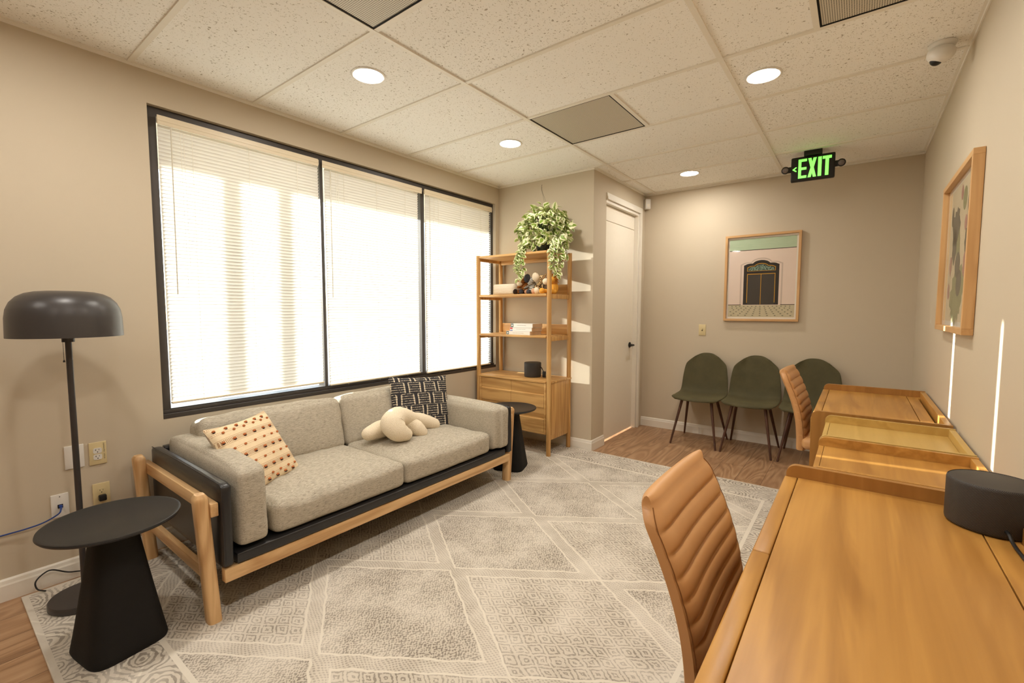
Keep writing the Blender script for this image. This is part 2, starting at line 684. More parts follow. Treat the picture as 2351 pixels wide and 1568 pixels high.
downlight(-2.205, 1.600, 'lit round downlight in the ceiling tile nearest the left blind')
downlight(-2.208, 2.890, 'lit round downlight beside the grey vent, toward the window')
downlight(-0.471, 2.914, 'lit round downlight nearest the white dome camera')
downlight(-1.328, 4.533, 'lit round downlight close to the back wall, above the picture')
for x, y in ((-2.205, .31), (-.471, 1.62), (-.471, .33), (-2.205, -1.0), (-.471, -1.0)):
    downlight(x, y, 'lit round downlight behind the camera position, out of the picture')

# door
dr = MB()
dr.box(XA - .085, XA - .045, DY0 + .004, DY1 - .045, .012, 2.205, .002)
door = struct(dr.build('door_1', M['door'], origin=(XA - .065, DY0, 0)))
MB().box(XA - .085, XA - .045, DY0 + .004, DY1 - .045, 2.211, DZ1 - .045, .002).build('transom_panel', M['door'], door)
b = MB()
b.box(XA - .10, XA - .001, DY1 - .042, DY1, 0.002, DZ1).box(XA - .10, XA - .001, DY0 + .001, DY1 - .042, DZ1 - .042, DZ1)
b.build('door_jamb', M['trim'], door)
b = MB()
for k, (a, c, th) in enumerate(((.0, .03, .018), (.03, .05, .013), (.05, .062, .009))):
    b.box(XA + .001, XA + th, DY1 - .012 + a, DY1 - .012 + c, .002, DZ1 - .012 + c)
    b.box(XA + .001, XA + th, DY0 - .001, DY1 - .012 + a, DZ1 - .012 + a, DZ1 - .012 + c)
b.build('door_casing', M['trim'], door)
hx = XA - .044
hd = MB().lathe([(0, .012), (.026, .010), (.031, .006), (.031, 0), (0, 0)], (hx, 4.80, .945), 32, (1, 0, 0)).build('door_handle', M['black'], door, 40)
MB().tube([(hx + .010, 4.80, .945), (hx + .045, 4.80, .945), (hx + .052, 4.79, .945), (hx + .054, 4.74, .944), (hx + .052, 4.69, .943)], [.010, .010, .0105, .010, .008], 14).build('lever', M['black'], hd, 50)
MB().box(XA - .044, XA - .0425, DY1 - .05, DY1 - .046, .90, .96).build('latch_plate', M['chrome'], door)

# windows
ys = [WY0, 1.833, 2.7845, WY1]
for i in range(3):
    y0, y1 = ys[i], ys[i + 1]
    l, r = ((.047, .012), (.012, .0205), (.0205, .034))[i]
    b = MB()
    xo, xi = -3.19, -3.105
    b.box(xo, xi, y0, y0 + l, WZ0, WZ1).box(xo, xi, y1 - r, y1, WZ0, WZ1)
    b.box(xo, xi, y0 + l, y1 - r, WZ1 - .046, WZ1).box(xo, xi, y0 + l, y1 - r, WZ0, WZ0 + .050)
    b.box(xi, -3.068, y0, y1, WZ0, WZ0 + .026, .002).box(xi, -3.094, y0, y1, WZ0 + .026, WZ0 + .044, .002)
    w_ = struct(b.build('window_%d' % (i + 1), M['frame'], origin=(-3.15, (y0 + y1) / 2, WZ0)))
    MB().box(-3.172, -3.168, y0 + l - .004, y1 - r + .004, WZ0 + .046, WZ1 - .04).build('window_glass', M['glass'], w_)

# mini blinds
BL = [(.866, 1.792, .872, 1.800, .800, -63), (1.822, 2.748, 1.848, 2.718, .772, -68), (2.778, 3.702, 2.800, 3.688, .757, -68)]
BLAB = ['white mini blind in the left window, behind the left half of the sofa',
        'white mini blind in the middle window, bright with sun',
        'white mini blind in the right window, beside the oak shelf unit']
M['rail'] = plain('blind_rail', (226, 212, 184), 0.4, 0.5, 0, 0.02)
M['cord'] = plain('blind_cord', (236, 230, 216), 0.6, 0.3, 0, 0.02)
M['wand'] = plain('clear_wand', (214, 208, 192), 0.15, 0.6, 0, 0.02)
for bi, ((vy0, vy1, sy0, sy1, zb, tilt), lab) in enumerate(zip(BL, BLAB)):
    xc = -3.089
    t = thing('window_blind', (xc, (vy0 + vy1) / 2, zb), lab, 'blind', 'white mini blinds')
    b = MB()
    b.box(-3.071, -3.064, vy0, vy1, 2.338, 2.388, .003).box(-3.066, -3.062, vy0, vy1, 2.358, 2.368, .0015)
    b.build('valance', M['rail'], t)
    MB().box(-3.104, -3.072, sy0, sy1, 2.352, 2.386, .002).build('headrail', M['rail'], t)
    b = MB()
    n = int((2.336 - zb - .02) / .0200)
    a = math.radians(tilt)
    for k in range(n):
        zc = zb + .026 + k * (2.330 - zb - .026) / (n - 1)
        e = .0130
        row = []
        sag = mnoise.noise(Vector((k * .9, vy0, 0))) * .0012
        # the free end past the last ladder cord is bent a little open
        stn = [(sy0, 0), (sy1 - .080, 0)] + ([(sy1 - .034, 0), (sy1 - .024, 26), (sy1 - .012, 38), (sy1, 42)] if bi == 2 else [(sy1, 0)])
        for j in range(5):
            s_ = -1 + j / 2.0
            ds, dn = s_ * e, (1 - s_ * s_) * .0028
            # s_ runs from the room edge (+x) to the glass edge (-x)
            line = []
            for yy, op in stn:
                aa = a + math.radians(op) * (1 + .35 * mnoise.noise(Vector((k * 1.7, vy1, 3))))
                px = xc - (ds * math.cos(aa) - dn * math.sin(aa))
                pz = zc + ds * math.sin(aa) + dn * math.cos(aa)
                line.append(b.bm.verts.new((px, yy, pz + (sag if yy < sy1 - .1 else -sag))))
            row.append(line)
        for p, q in zip(row, row[1:]):
            for i in range(len(stn) - 1):
                b.bm.faces.new((p[i], q[i], q[i + 1], p[i + 1]))
    o = b.build('slats', M['slat'], t, 60)
    MB().box(xc - .012, xc + .012, sy0, sy1, zb, zb + .012, .004).build('bottom_rail', M['rail'], t)
    for fr in (.17, .5, .83):
        yy = sy0 + (sy1 - sy0) * fr
        MB().tube([(xc + .0135, yy, zb - .006), (xc + .0135, yy, 2.345)], .0011, 6).tube([(xc - .0135, yy, zb + .004), (xc - .0135, yy, 2.345)], .0011, 6).build('ladder_cord', M['cord'], t)
    MB().tube([(-3.068, vy0 + .062, 2.345), (-3.063, vy0 + .055, 1.42)], .0035, 6).build('tilt_wand', M['wand'], t)
    MB().tube([(-3.068, vy0 + .12, 2.345), (-3.066, vy0 + .125, 1.55)], .001, 6).tube([(-3.068, vy0 + .105, 2.345), (-3.066, vy0 + .11, 1.45)], .001, 6).build('lift_cord', M['cord'], t)

# outside: ground, eave, slim trees that shade the left blind
M['ground'] = plain('outside_ground', (178, 174, 164), 0.9, 0.2, 0, 0.2)
M['stucco'] = plain('stucco', (214, 204, 188), 0.9, 0.2, 0, 0.05)
M['bark'] = plain('bark', (84, 68, 52), 0.9, 0.2, 0, 0.2)
M['leafout'] = plain('outside_leaves', (86, 112, 58), 0.6, 0.3, 0, 0.3)
struct(MB().box(-40, -3.27, -30, 40, -.25, -.12).build('ground', M['ground']))
struct(MB().box(-4.75, -3.272, -2.5, 8, 2.515, 2.70).build('eave', M['stucco']))
t = thing('tree', (-8.3, .9, -.12), 'slim tree with two trunks outside the left blind', 'tree')
for (tx, ty, r_) in ((-8.2, .665, .065), (-8.4, .97, .06)):
    MB().tube([(tx, ty, -.12), (tx + .02, ty, 2), (tx - .01, ty + .02, 4.6)], [r_ * 1.15, r_, r_ * .8], 14).build('trunk', M['bark'], t, 50)
b = MB()
for k in range(220):
    d = Vector((rnd.gauss(0, 1), rnd.gauss(0, 1), rnd.gauss(0, .7)))
    p = Vector((-8.3, .9, 5.0)) + d.normalized() * (1.1 * rnd.random() ** .5)
    b.sphere(p, (rnd.uniform(.05, .16), rnd.uniform(.05, .16), rnd.uniform(.03, .10)), 7, 5)
b.build('crown', M['leafout'], t, 60)


# ------------------------------------------------------------ rug
def make_rug():
    g = G('rug_weave', 0.95, 0.1)
    RX, RY0, RY1 = 1.425, -.995, 2.567
    wob = g.mul(g.sub(g.noise(9, 2), .5), .03)
    x, y = g.add(g.x, wob), g.add(g.y, g.mul(g.sub(g.noise(11, 2, g.scaled((1, 1, 1), g.vec(g.y, g.x, 3.0))), .5), .03))
    sl_ = .665
    f1 = g.add(g.mul(g.absv(g.cell(x, 1.30)), sl_), g.absv(g.cell(y, .738)))
    f2 = g.add(g.mul(g.absv(g.cell(x, 1.30, .65)), sl_), g.absv(g.cell(y, .738, .369)))
    in1, in2 = g.lt(f1, .352), g.lt(f2, .366)
    line = g.mx(g.lt(g.absv(g.sub(f1, .352)), .0055), g.lt(g.absv(g.sub(f2, .366)), .0055))
    # dense herringbone dots
    p1 = g.mul(g.f('SINE', g.add(g.mul(x, 400.0), g.mul(g.f('SINE', g.mul(y, 200.0)), 1.2))), g.f('SINE', g.add(g.mul(y, 330.0), g.mul(g.f('SINE', g.mul(x, 160.0)), 1.0))))
    n1 = g.noise(120, 3)
    p1 = g.step(g.add(p1, g.mul(g.sub(n1, .5), 4.5)), -.2, .5)
    # nested little diamonds
    q = g.add(g.f('DIVIDE', g.absv(g.cell(x, .100)), .050), g.f('DIVIDE', g.absv(g.cell(y, .068)), .034))
    p2 = g.f('SINE', g.add(g.mul(q, 11.5), g.mul(g.sub(g.noise(60, 2), .5), 4.5)))
    p2 = g.step(g.add(p2, g.mul(g.sub(g.noise(130, 3), .5), 3.4)), .15, .8)
    # hatched bands
    p3 = g.mul(g.f('SINE', g.mul(g.add(x, g.mul(y, .25)), 300.0)), g.f('SINE', g.mul(g.sub(y, g.mul(x, .3)), 420.0)))
    p3 = g.step(g.add(p3, g.mul(g.sub(g.noise(190, 2), .5), 1.8)), .05, .5)
    # border of rippling eyes
    ex = g.sub(RX, g.absv(g.x))
    ey = g.mn(g.sub(g.y, RY0), g.sub(RY1, g.y))
    ed = g.mn(ex, ey)
    cx, cy = g.cell(g.x, .205, .1), g.cell(g.y, .205, .05)
    r = g.f('SQRT', g.add(g.mul(cx, cx), g.mul(g.mul(cy, cy), 1.5)))
    p4 = g.f('SINE', g.add(g.mul(r, 260.0), g.mul(g.noise(14, 2, dist=1.0), 16.0)))
    p4 = g.step(p4, -.05, .55)
    pat = g.mul(p3, .75)
    pat = g.f('MULTIPLY_ADD', in1, g.sub(p1, pat), pat)
    pat = g.f('MULTIPLY_ADD', in2, g.sub(g.mul(p2, .95), pat), pat)
    pat = g.mul(pat, g.sub(1.0, line))
    bord = g.lt(ed, .30)
    bl = g.lt(g.absv(g.sub(ed, .30)), .010)
    pat = g.f('MULTIPLY_ADD', bord, g.sub(p4, pat), pat)
    pat = g.mul(pat, g.sub(1.0, bl))
    pat = g.mul(pat, g.gt(ed, .022))
    wear = g.step(g.noise(4.2, 4, rough=.6), .30, .68)
    pat = g.mul(pat, g.f('MULTIPLY_ADD', wear, .62, .38))
    ground = g.mix(wear, srgb(216, 208, 195), srgb(198, 189, 175))
    ground = g.mix(g.mul(g.mx(line, bl), .65), ground, srgb(226, 219, 205))
    g.base(g.mix(g.mul(pat, .80), ground, srgb(122, 112, 102)))
    g.bump(g.sub(g.noise(420, 2), g.mul(pat, .8)), .35, .002)
    return g.m


M['rug'] = make_rug()
tag(MB().box(-3.02, -.184, .238, 3.800, .0005, ZR, .003).build('area_rug', M['rug'], origin=(-1.595, 1.233, 0)),
    'large cream and grey rug with distressed diamond pattern and rippled border', 'rug')

# ------------------------------------------------------------ sofa


def make_fabric(name, lo, mid, hi, fleck=(92, 84, 76)):
    g = G(name, 0.92, 0.15)
    a = g.noise(1.0, 3, g.scaled((120, 40, 420)))
    c = g.noise(1.0, 3, g.scaled((430, 48, 460)))
    d = g.noise(1.0, 2, g.scaled((90, 430, 460)))
    e = g.noise(1.0, 2, g.scaled((420, 420, 110)))
    fl = g.mx(g.step(c, .56, .66), g.mul(g.mx(g.step(d, .62, .70), g.step(e, .62, .70)), .7))
    cl = g.ramp(g.add(g.mul(a, .6), g.mul(d, .4)), (.32, srgb(*lo)), (.5, srgb(*mid)), (.68, srgb(*hi)))
    g.base(g.mix(g.mul(fl, .55), cl, srgb(*fleck)))
    g.bump(g.add(c, g.add(d, e)), .3, .002)
    return g.m


M['sofa'] = make_fabric('heathered_grey_fabric', (160, 151, 136), (184, 175, 158), (206, 198, 182))
SY = 1.733
sofa = thing('sofa', (-2.56, SY, ZR), 'long grey two-seat sofa with black leather shell and ash wood frame', 'sofa')


def mir(y, s):
    return SY + s * (SY - y)


for s_ in (-1, 1):
    yy = lambda y: SY + (y - SY) * (-s_ if s_ == 1 else 1) if s_ == 1 else y
    for xp, dx in ((-2.135, 0), (-2.965, 0)):
        b = MB()

        def post(u, v, xp=xp):
            yl = .712 - .032 * v
            ypost = yl if s_ < 0 else 2.744 + .048 * v
            a = 2 * PI * u
            ca, sa = math.cos(a), math.sin(a)
            k = (abs(ca) ** 3.2 + abs(sa) ** 3.2) ** (-1 / 3.2)
            zt = ZR + v * .562
            rr = 1.0
            if v > .955:
                rr = math.sqrt(max(0.0, 1 - ((v - .955) / .045) ** 2)) * .35 + .65
            if v >= .9999:
                rr = .62
            return Vector((xp + ca * k * .033 * rr, ypost + sa * k * .027 * rr, zt))
        vs = b.grid(post, 28, 40, True)
        b.bm.faces.new([r_[0] for r_ in vs][::-1])
        b.bm.faces.new([r_[-1] for r_ in vs])
        b.build('leg', M['ash'], sofa, 40)
    ra, rb = (.706, .7345) if s_ < 0 else (2.7475, 2.772)
    MB().box(-3.01, -2.095, ra, rb, .474, .530, .003).build('arm_rail', M['ash_x'], sofa, 40)
    MB().box(-2.935, -2.168, ra + .002, rb - .002, .160, .215, .003).build('side_stretcher', M['ash_x'], sofa, 40)
    # leather side panel
    pa, pb = (.7355, .787) if s_ < 0 else (2.702, 2.746)
    b = MB()
    b.join(cushion((-2.535, (pa + pb) / 2, .420), (.452, .0255 if s_ < 0 else .022, .182), .019, 22, (.004, .003, .006), wrinkle=.0015, seed=s_ * 3))
    b.build('leather_side', M['leather'], sofa, 50)
    # piping
    b = MB()
    y_ = pa + .009 if s_ < 0 else pb - .009
    b.tube([(-2.98, y_, .6015), (-2.535, y_, .6065), (-2.098, y_, .6005), (-2.086, y_, .588), (-2.0825, y_, .42), (-2.0835, y_, .250)], .0022, 8)
    b.build('leather_piping', M['leather'], sofa, 60)
f0, f1 = .745, 2 * SY - .745
MB().box(-2.125, -2.086, f0, f1, .176, .234, .003).build('front_rail', M['ash_y'], sofa, 40)
MB().box(-3.005, -2.968, f0, f1, .176, .234, .003).build('back_rail', M['ash_y'], sofa, 40)
MB().join(cushion((-2.53, SY, .2605), (.445, .940, .026), .012, 16, (.003, 0, 0), wrinkle=.001)).build('leather_deck', M['leather'], sofa, 50)
MB().join(cushion((-2.985, SY, .43), (.024, .940, .168), .012, 16, (0, 0, .004), wrinkle=.001)).build('leather_back', M['leather'], sofa, 50)
# arm cushions
for nm, yc, zt, tw in (('left', .871, .652, 0), ('right', 2.604, .622, 0)):
    zc = (.295 + zt) / 2
    def ta(p, u, nm=nm):
        # the front end sags outward over the leather
        k = max(0.0, (u.x - .55) / .45)
        if nm == 'right' and u.y > 0:
            p.y += .022 * k * u.y
            p.x += .022 * k
        if u.z < -.5 and u.x > .5:
            p.x += .010 * k * (.6 if nm == 'left' else 0)
        p.z -= .012 * k * (u.z > 0)
        return p
    o = MB().join(cushion((-2.525, yc, zc), (.432, (.068 if nm == 'left' else .078), (zt - .295) / 2), .034, 20, (.012, .012, .012), wrinkle=.006, seed=yc * 9, taper=ta)).build('arm_cushion', M['sofa'], sofa, 70)
    subsurf(o)
# seat cushions
for k, (a, c) in enumerate(((.956, 1.722), (1.726, 2.516))):
    def tp(p, u, k=k):
        cr = max(0.0, 1 - ((u.x + .05) ** 2 * 1.1 + (u.y - (.0 if k else -.1)) ** 2))
        p.z += .006 * mnoise.noise(Vector((p.x * 10 + 4 * k, p.y * 13, 1.0))) * (u.z > .5)
        if k == 0 and u.z > .5:
            p.z += .009 * math.exp(-((p.y + .22 + p.x * .25) / .022) ** 2) * (1 if u.x < .4 else .3) - .010 * math.exp(-((p.y + .17 + p.x * .2) / .03) ** 2)
        return p
    o = MB().join(cushion((-2.41, (a + c) / 2, .364), (.318, (c - a) / 2, .074), .036, 26, (.012, .002, .024), wrinkle=.005, seed=k * 5 + 1, taper=tp)).build('seat_cushion', M['sofa'], sofa, 70)
    subsurf(o)
# back cushions
for k, (a, c) in enumerate(((.895, 1.728), (1.732, 2.585))):
    rot = Matrix.Rotation(math.radians(-13), 3, 'Y')

    def tb(p, u, k=k):
        if u.z > .6:
            p.z += .010 * mnoise.noise(Vector((p.y * 9 + 7 * k, 2.0, 0)))
        return p
    o = MB().join(cushion((-2.815, (a + c) / 2, .560), (.095, (c - a) / 2, .178), .05, 24, (.026, .002, .014), rot, wrinkle=.007, seed=k * 7 + 2, taper=tb)).build('back_cushion', M['sofa'], sofa, 70)
    subsurf(o)

# ------------------------------------------------------------ throw pillows


def pillow_frame(tl, tr, br):
    c = (tl + br) / 2
    u = (tr - tl)
    v = (tr - br)
    lu, lv = u.length, v.length
    u.normalize()
    n = u.cross(v).normalized()
    v = n.cross(u).normalized()
    return c, Matrix((u, v, n)).transposed(), lu / 2, lv / 2


def pillow_surf(hu, hv, T, sgn, n=40, pinch=.10, seed=0):
    """one face of a soft square pillow in its own frame"""
    def fn(i, j):
        a, c = i * 2 - 1, j * 2 - 1
        e = (1 - a * a) * (1 - c * c)
        th = T * max(e, 0) ** .42
        x = a * hu * (1 - pinch * (1 - c * c) * abs(a) ** 3)
        y = c * hv * (1 - pinch * (1 - a * a) * abs(c) ** 3)
        w = .006 * mnoise.noise(Vector((x * 9 + seed, y * 9, sgn))) * min(1, e * 4)
        return Vector((x, y, sgn * (th + w)))
    return fn


def make_pillow(name, frame, T, front, back, label, pinch=.10, seed=0):
    c, R, hu, hv = frame
    t = bpy.data.objects.new(name, None)
    COL.objects.link(t)
    t.matrix_world = Matrix.Translation(c) @ R.to_4x4()
    t.empty_display_size = .05
    tag(t, label, 'pillow')
    ORG[t.name] = Vector((0, 0, 0))
    b = MB()
    b.grid(pillow_surf(hu, hv, T, 1, 44, pinch, seed), 44, 44)
    b.build('front_cover', front, t, 80)
    b = MB()
    b.grid(pillow_surf(hu, hv, T, -1, 24, pinch, seed), 44, 44)
    b.build('back_cover', back, t, 80)
    return t, pillow_surf(hu, hv, T, 1, 44, pinch, seed), hu, hv


def mat_tufted():
    g = G('striped_tufted_cotton', 0.9, 0.15)
    period = .098
    ry = g.cell(g.y, period, .0)
    band = g.lt(g.absv(ry), .012)
    tick = g.gt(g.f('SINE', g.mul(g.x, 2 * PI / .0075)), -.1)
    thin = g.mx(g.lt(g.absv(g.sub(g.absv(ry), .0165)), .0013), 0.0)
    y2 = g.cell(g.y, period, period / 2)
    dash = g.gt(g.f('SINE', g.mul(g.x, 2 * PI / .008)), -.5)
    run = g.mul(g.mx(g.lt(g.absv(g.sub(y2, .004)), .0012), g.lt(g.absv(g.add(y2, .004)), .0012)), dash)
    base = g.mix(g.noise(90, 2), srgb(226, 204, 168), srgb(238, 218, 184))
    c = g.mix(g.mul(g.mul(band, tick), .75), base, srgb(150, 108, 74))
    c = g.mix(g.mul(thin, .6), c, srgb(170, 120, 80))
    c = g.mix(g.mul(run, .7), c, srgb(176, 116, 72))
    g.base(c)
    g.bump(g.noise(330, 2), .3, .002)
    return g.m


M['tufted'] = mat_tufted()
M['cotton'] = plain('cream_cotton', (214, 202, 184), 0.9, 0.15, 0, 0.03, .2, 300)
M['tuft'] = plain('terracotta_yarn', (186, 112, 70), 0.9, 0.1, 0, 0.15, .4, 250)
M['tuftdark'] = plain('charcoal_yarn', (58, 50, 52), 0.9, 0.1, 0, 0.15, .4, 250)
tl, tr, br = at(488, 984, 'x', -2.50), at(624, 940, 'x', -2.70), at(674, 1084, 'x', -2.46)
pl, pf, hu, hv = make_pillow('tufted_pillow', pillow_frame(tl, tr, br), .062, M['tufted'], M['cotton'],
                             'cream striped throw pillow with terracotta tufts at the left end of the sofa', .09, 3)
for r_i, vy in enumerate([-.17, -.147, -.098, -.049, 0, .049, .098, .147, .17]):
    wide = (r_i % 2 == 0)
    for k in range(7):
        ux = -.20 + k * .064 + (.012 if wide else .044)
        if abs(ux) > hu * .9 or abs(vy) > hv * .9:
            continue
        p = pf((ux / hu + 1) / 2, (vy / hv + 1) / 2)
        rx = .0105 if wide else .0075
        MB().sphere(p + Vector((0, 0, .003)), (rx, .0062, .006), 10, 7).build('tuft', M['tuft'], pl, 80)
        if wide:
            MB().sphere(p + Vector((.002, -.0068, .001)), (rx * .9, .004, .0045), 8, 6).build('tuft', M['tuftdark'], pl, 80)


def mat_woven():
    g = G('black_white_woven', 0.92, 0.12)
    ph, pw = .088, .130
    row = g.f('FLOOR', g.f('DIVIDE', g.y, ph))
    odd = g.f('FRACT', g.mul(row, .5))
    x = g.add(g.x, g.add(g.mul(odd, pw), g.mul(g.sub(g.noise(14, 2), .5), .012)))
    cx = g.absv(g.cell(x, pw))
    yy = g.add(g.y, g.mul(g.sub(g.noise(16, 2), .5), .006))
    inb = g.mul(g.gt(cx, 0.0), g.lt(cx, .046))
    st = g.lt(g.absv(g.cell(yy, .0172)), .0020)
    dash = g.gt(g.noise(1, 2, g.scaled((230, 40, 40))), .45)
    lines = g.mul(g.mul(inb, st), dash)
    yr = g.absv(g.cell(g.y, ph, ph / 2))
    col_ = g.mul(g.lt(g.absv(g.sub(cx, .047)), .0052), g.lt(yr, .039))
    knot = g.mul(col_, g.lt(g.absv(g.cell(yy, .0172)), .0072))
    m_ = g.mx(lines, knot)
    dark = g.mix(g.noise(200, 2), srgb(46, 46, 50), srgb(66, 64, 66))
    g.base(g.mix(m_, dark, srgb(222, 208, 184)))
    g.bump(g.add(g.mul(m_, .8), g.noise(300, 2)), .6, .004)
    return g.m


M['woven'] = mat_woven()
M['wovenback'] = plain('black_cotton', (50, 49, 52), 0.9, 0.1, 0, 0.1)
tl, tr, br = at(896, 866, 'x', -2.745), at(1028, 861, 'x', -2.64), at(1033, 990, 'x', -2.53)
make_pillow('woven_pillow', pillow_frame(tl, tr, br), .060, M['woven'], M['wovenback'],
            'black throw pillow with cream woven dashes at the right end of the sofa', .06, 8)

# knotted boucle cushion


def mat_boucle():
    g = G('cream_boucle', 0.95, 0.1)
    v = g.add(g.mul(g.vor(210), .6), g.mul(g.noise(160, 3), .6))
    g.base(g.mix(v, srgb(250, 240, 220), srgb(228, 211, 182)))
    g.bump(g.sub(1.0, v), .55, .005)
    return g.m


M['boucle'] = mat_boucle()
b = MB()


def arm(pts, rs):
    p = bez(pts, 10)
    n = len(p)
    rr = []
    for i in range(n):
        t_ = i / (n - 1) * (len(rs) - 1)
        k = min(int(t_), len(rs) - 2)
        rr.append(rs[k] + (rs[k + 1] - rs[k]) * (t_ - k))
    # rounded ends
    d0 = (p[0] - p[1]).normalized()
    d1 = (p[-1] - p[-2]).normalized()
    pre = [p[0] + d0 * rr[0] * math.sin(a) for a in (1.5, 1.2, .8, .4)]
    prr = [rr[0] * math.cos(a) for a in (1.5, 1.2, .8, .4)]
    pos = [p[-1] + d1 * rr[-1] * math.sin(a) for a in (.4, .8, 1.2, 1.5)]
    por = [rr[-1] * math.cos(a) for a in (.4, .8, 1.2, 1.5)]
    b.tube(pre + p + pos, prr + rr + por, 22)


q = lambda px, py, x: at(px, py, 'x', x)
arm([q(846, 996, -2.54), q(868, 987, -2.55), q(893, 979, -2.56)], [.044, .058, .062])
arm([q(948, 963, -2.47), q(916, 956, -2.45), q(901, 972, -2.42), q(914, 990, -2.385), q(931, 997, -2.37)], [.048, .066, .080, .070, .046])
arm([q(936, 969, -2.46), q(955, 982, -2.43), q(968, 992, -2.41)], [.050, .054, .042])
arm([q(925, 964, -2.52), q(962, 965, -2.52), q(996, 974, -2.51)], [.046, .056, .046])
o = b.build('knot_cushion', M['boucle'], None, 80, origin=(-2.48, 1.98, .46))
tag(o, 'cream boucle knotted cushion lying on the right sofa seat', 'pillow')

# ------------------------------------------------------------ side tables


def side_table(c, label, yaw=0):
    t = thing('side_table', (c[0], c[1], ZR), label, 'side table', 'black pedestal side tables')
    cx, cy = c
    zt = .520
    MB().lathe([(0, zt - .052), (.075, zt - .052), (.10, zt - .046), (.196, zt - .018), (.211, zt - .012), (.2165, zt - .005), (.2145, zt + .001), (.207, zt + .002), (.203, zt), (0, zt)], (cx, cy, 0), 96).build('table_top', M['matte'], t, 50)
    b = MB()

    def base(u, v):
        a = 2 * PI * u
        ca, sa = math.cos(a), math.sin(a)
        e = 5.0 - 2.4 * v
        k = (abs(ca) ** e + abs(sa) ** e) ** (-1 / e)
        r = .132 + (.070 - .132) * v ** .92
        if v < .03:
            r -= .006 * (1 - v / .03) ** 2
        x, y = ca * k * r, sa * k * r
        cy_, sy_ = math.cos(yaw), math.sin(yaw)
        return Vector((cx + x * cy_ - y * sy_, cy + x * sy_ + y * cy_, ZR + v * (zt - .052 - ZR)))
    vs = b.grid(base, 72, 40, True)
    b.bm.faces.new([r_[0] for r_ in vs][::-1])
    b.build('pedestal_base', M['rough_black'], t, 50)
    return t


side_table((-2.285, .435), 'black round side table in front of the floor lamp', .16)
side_table((-2.285, 2.995), 'black round side table between the sofa and the oak shelf unit', .35)

# ------------------------------------------------------------ floor lamp
lx, ly = -2.765, .415
lamp = thing('floor_lamp', (lx, ly, ZR), 'charcoal floor lamp with mushroom dome shade in the left corner', 'floor lamp')
MB().lathe([(0, ZR), (.120, ZR), (.125, ZR + .004), (.125, ZR + .026), (.122, ZR + .030), (0, ZR + .030)], (lx, ly, 0), 64).build('lamp_base', M['lamp'], lamp, 40)
MB().tube([(lx, ly, ZR + .02), (lx, ly, 1.30)], .0115, 18).build('pole', M['lamp'], lamp, 40)
zt = 1.414
outer = [(0, zt), (.06, zt), (.095, zt - .003), (.125, zt - .011), (.150, zt - .026), (.170, zt - .050), (.182, zt - .080), (.187, zt - .115), (.189, zt - .198)]
inner = [(r_ - .003, h - .0035 if h > zt - .19 else h) for r_, h in outer[::-1] if r_ > 0] + [(0, zt - .0035)]
MB().lathe(outer + inner, (lx, ly, 0), 72).build('lamp_shade', M['lamp'], lamp, 40)
MB().lathe([(.0115, 1.192), (.0215, 1.192), (.0215, 1.24), (.0115, 1.24)], (lx, ly, 0), 24).build('socket_collar', M['lamp'], lamp, 40)
pc = thing('pull', (0, 0, 0), None, None) if False else None
b = MB()
px_, py_ = lx + .012, ly - .019
for k in range(26):
    b.sphere((px_, py_, 1.20 - k * .0034), .0014, 6, 5)
b.build('pull_chain', M['black'], lamp, 60)
MB().lathe([(0, 0), (.0042, .001), (.0035, .006), (.0015, .010), (0, .010)], (px_, py_, 1.104), 14).build('chain_pull', M['black'], lamp, 40)
cp = bez([(lx - .10, ly + .06, ZR + .012), (-2.95, .47, .020), (-3.03, .455, .030), (-3.035, .40, .050), (-3.03, .345, .088), (-3.028, .312, .082), (-3.015, .286, .06), (-3.0, .29, .030), (-2.985, .315, .016)], 14)
MB().tube(cp, .0032, 8).build('power_cord', M['black'], lamp, 60)

# ------------------------------------------------------------ wall plates on the left wall


def plate(y0, y1, z0, z1, mat, label, name='outlet', cat='wall outlet', group=None):
    t = thing(name, (XW, (y0 + y1) / 2, (z0 + z1) / 2), label, cat, group)
    MB().box(XW + .0005, XW + .0065, y0, y1, z0, z1, .0028, 3).build('cover_plate', mat, t, 40)
    return t


def receptacle(t, yc, zc, mat, tee=False):
    b = MB()
    pts = []
    for k in range(40):
        a = 2 * PI * k / 40
        pts.append((max(-.0168, min(.0168, .0172 * math.cos(a) * 1.12)), max(-.0138, min(.0138, .0172 * math.sin(a)))))
    m = Matrix(((0, 0, 1, XW + .006), (1, 0, 0, yc), (0, 1, 0, zc), (0, 0, 0, 1)))
    r = b.prism(pts, .003, m).build('receptacle', mat, t)
    b = MB()
    xx = XW + .0092
    b.box(xx - .002, xx + .0003, yc - .0072, yc - .0055, zc + .0005, zc + .0085).box(xx - .002, xx + .0003, yc + .0052, yc + .0068, zc + .0012, zc + .0078)
    if tee:
        b.box(xx - .002, xx + .0003, yc - .0100, yc - .0072, zc + .0037, zc + .0054)
    b.lathe([(0, .0003), (.0024, .0003), (.0024, -.002)], (xx, yc, zc - .0066), 12, (1, 0, 0))
    b.build('slot', M['dark'], r)
    return r


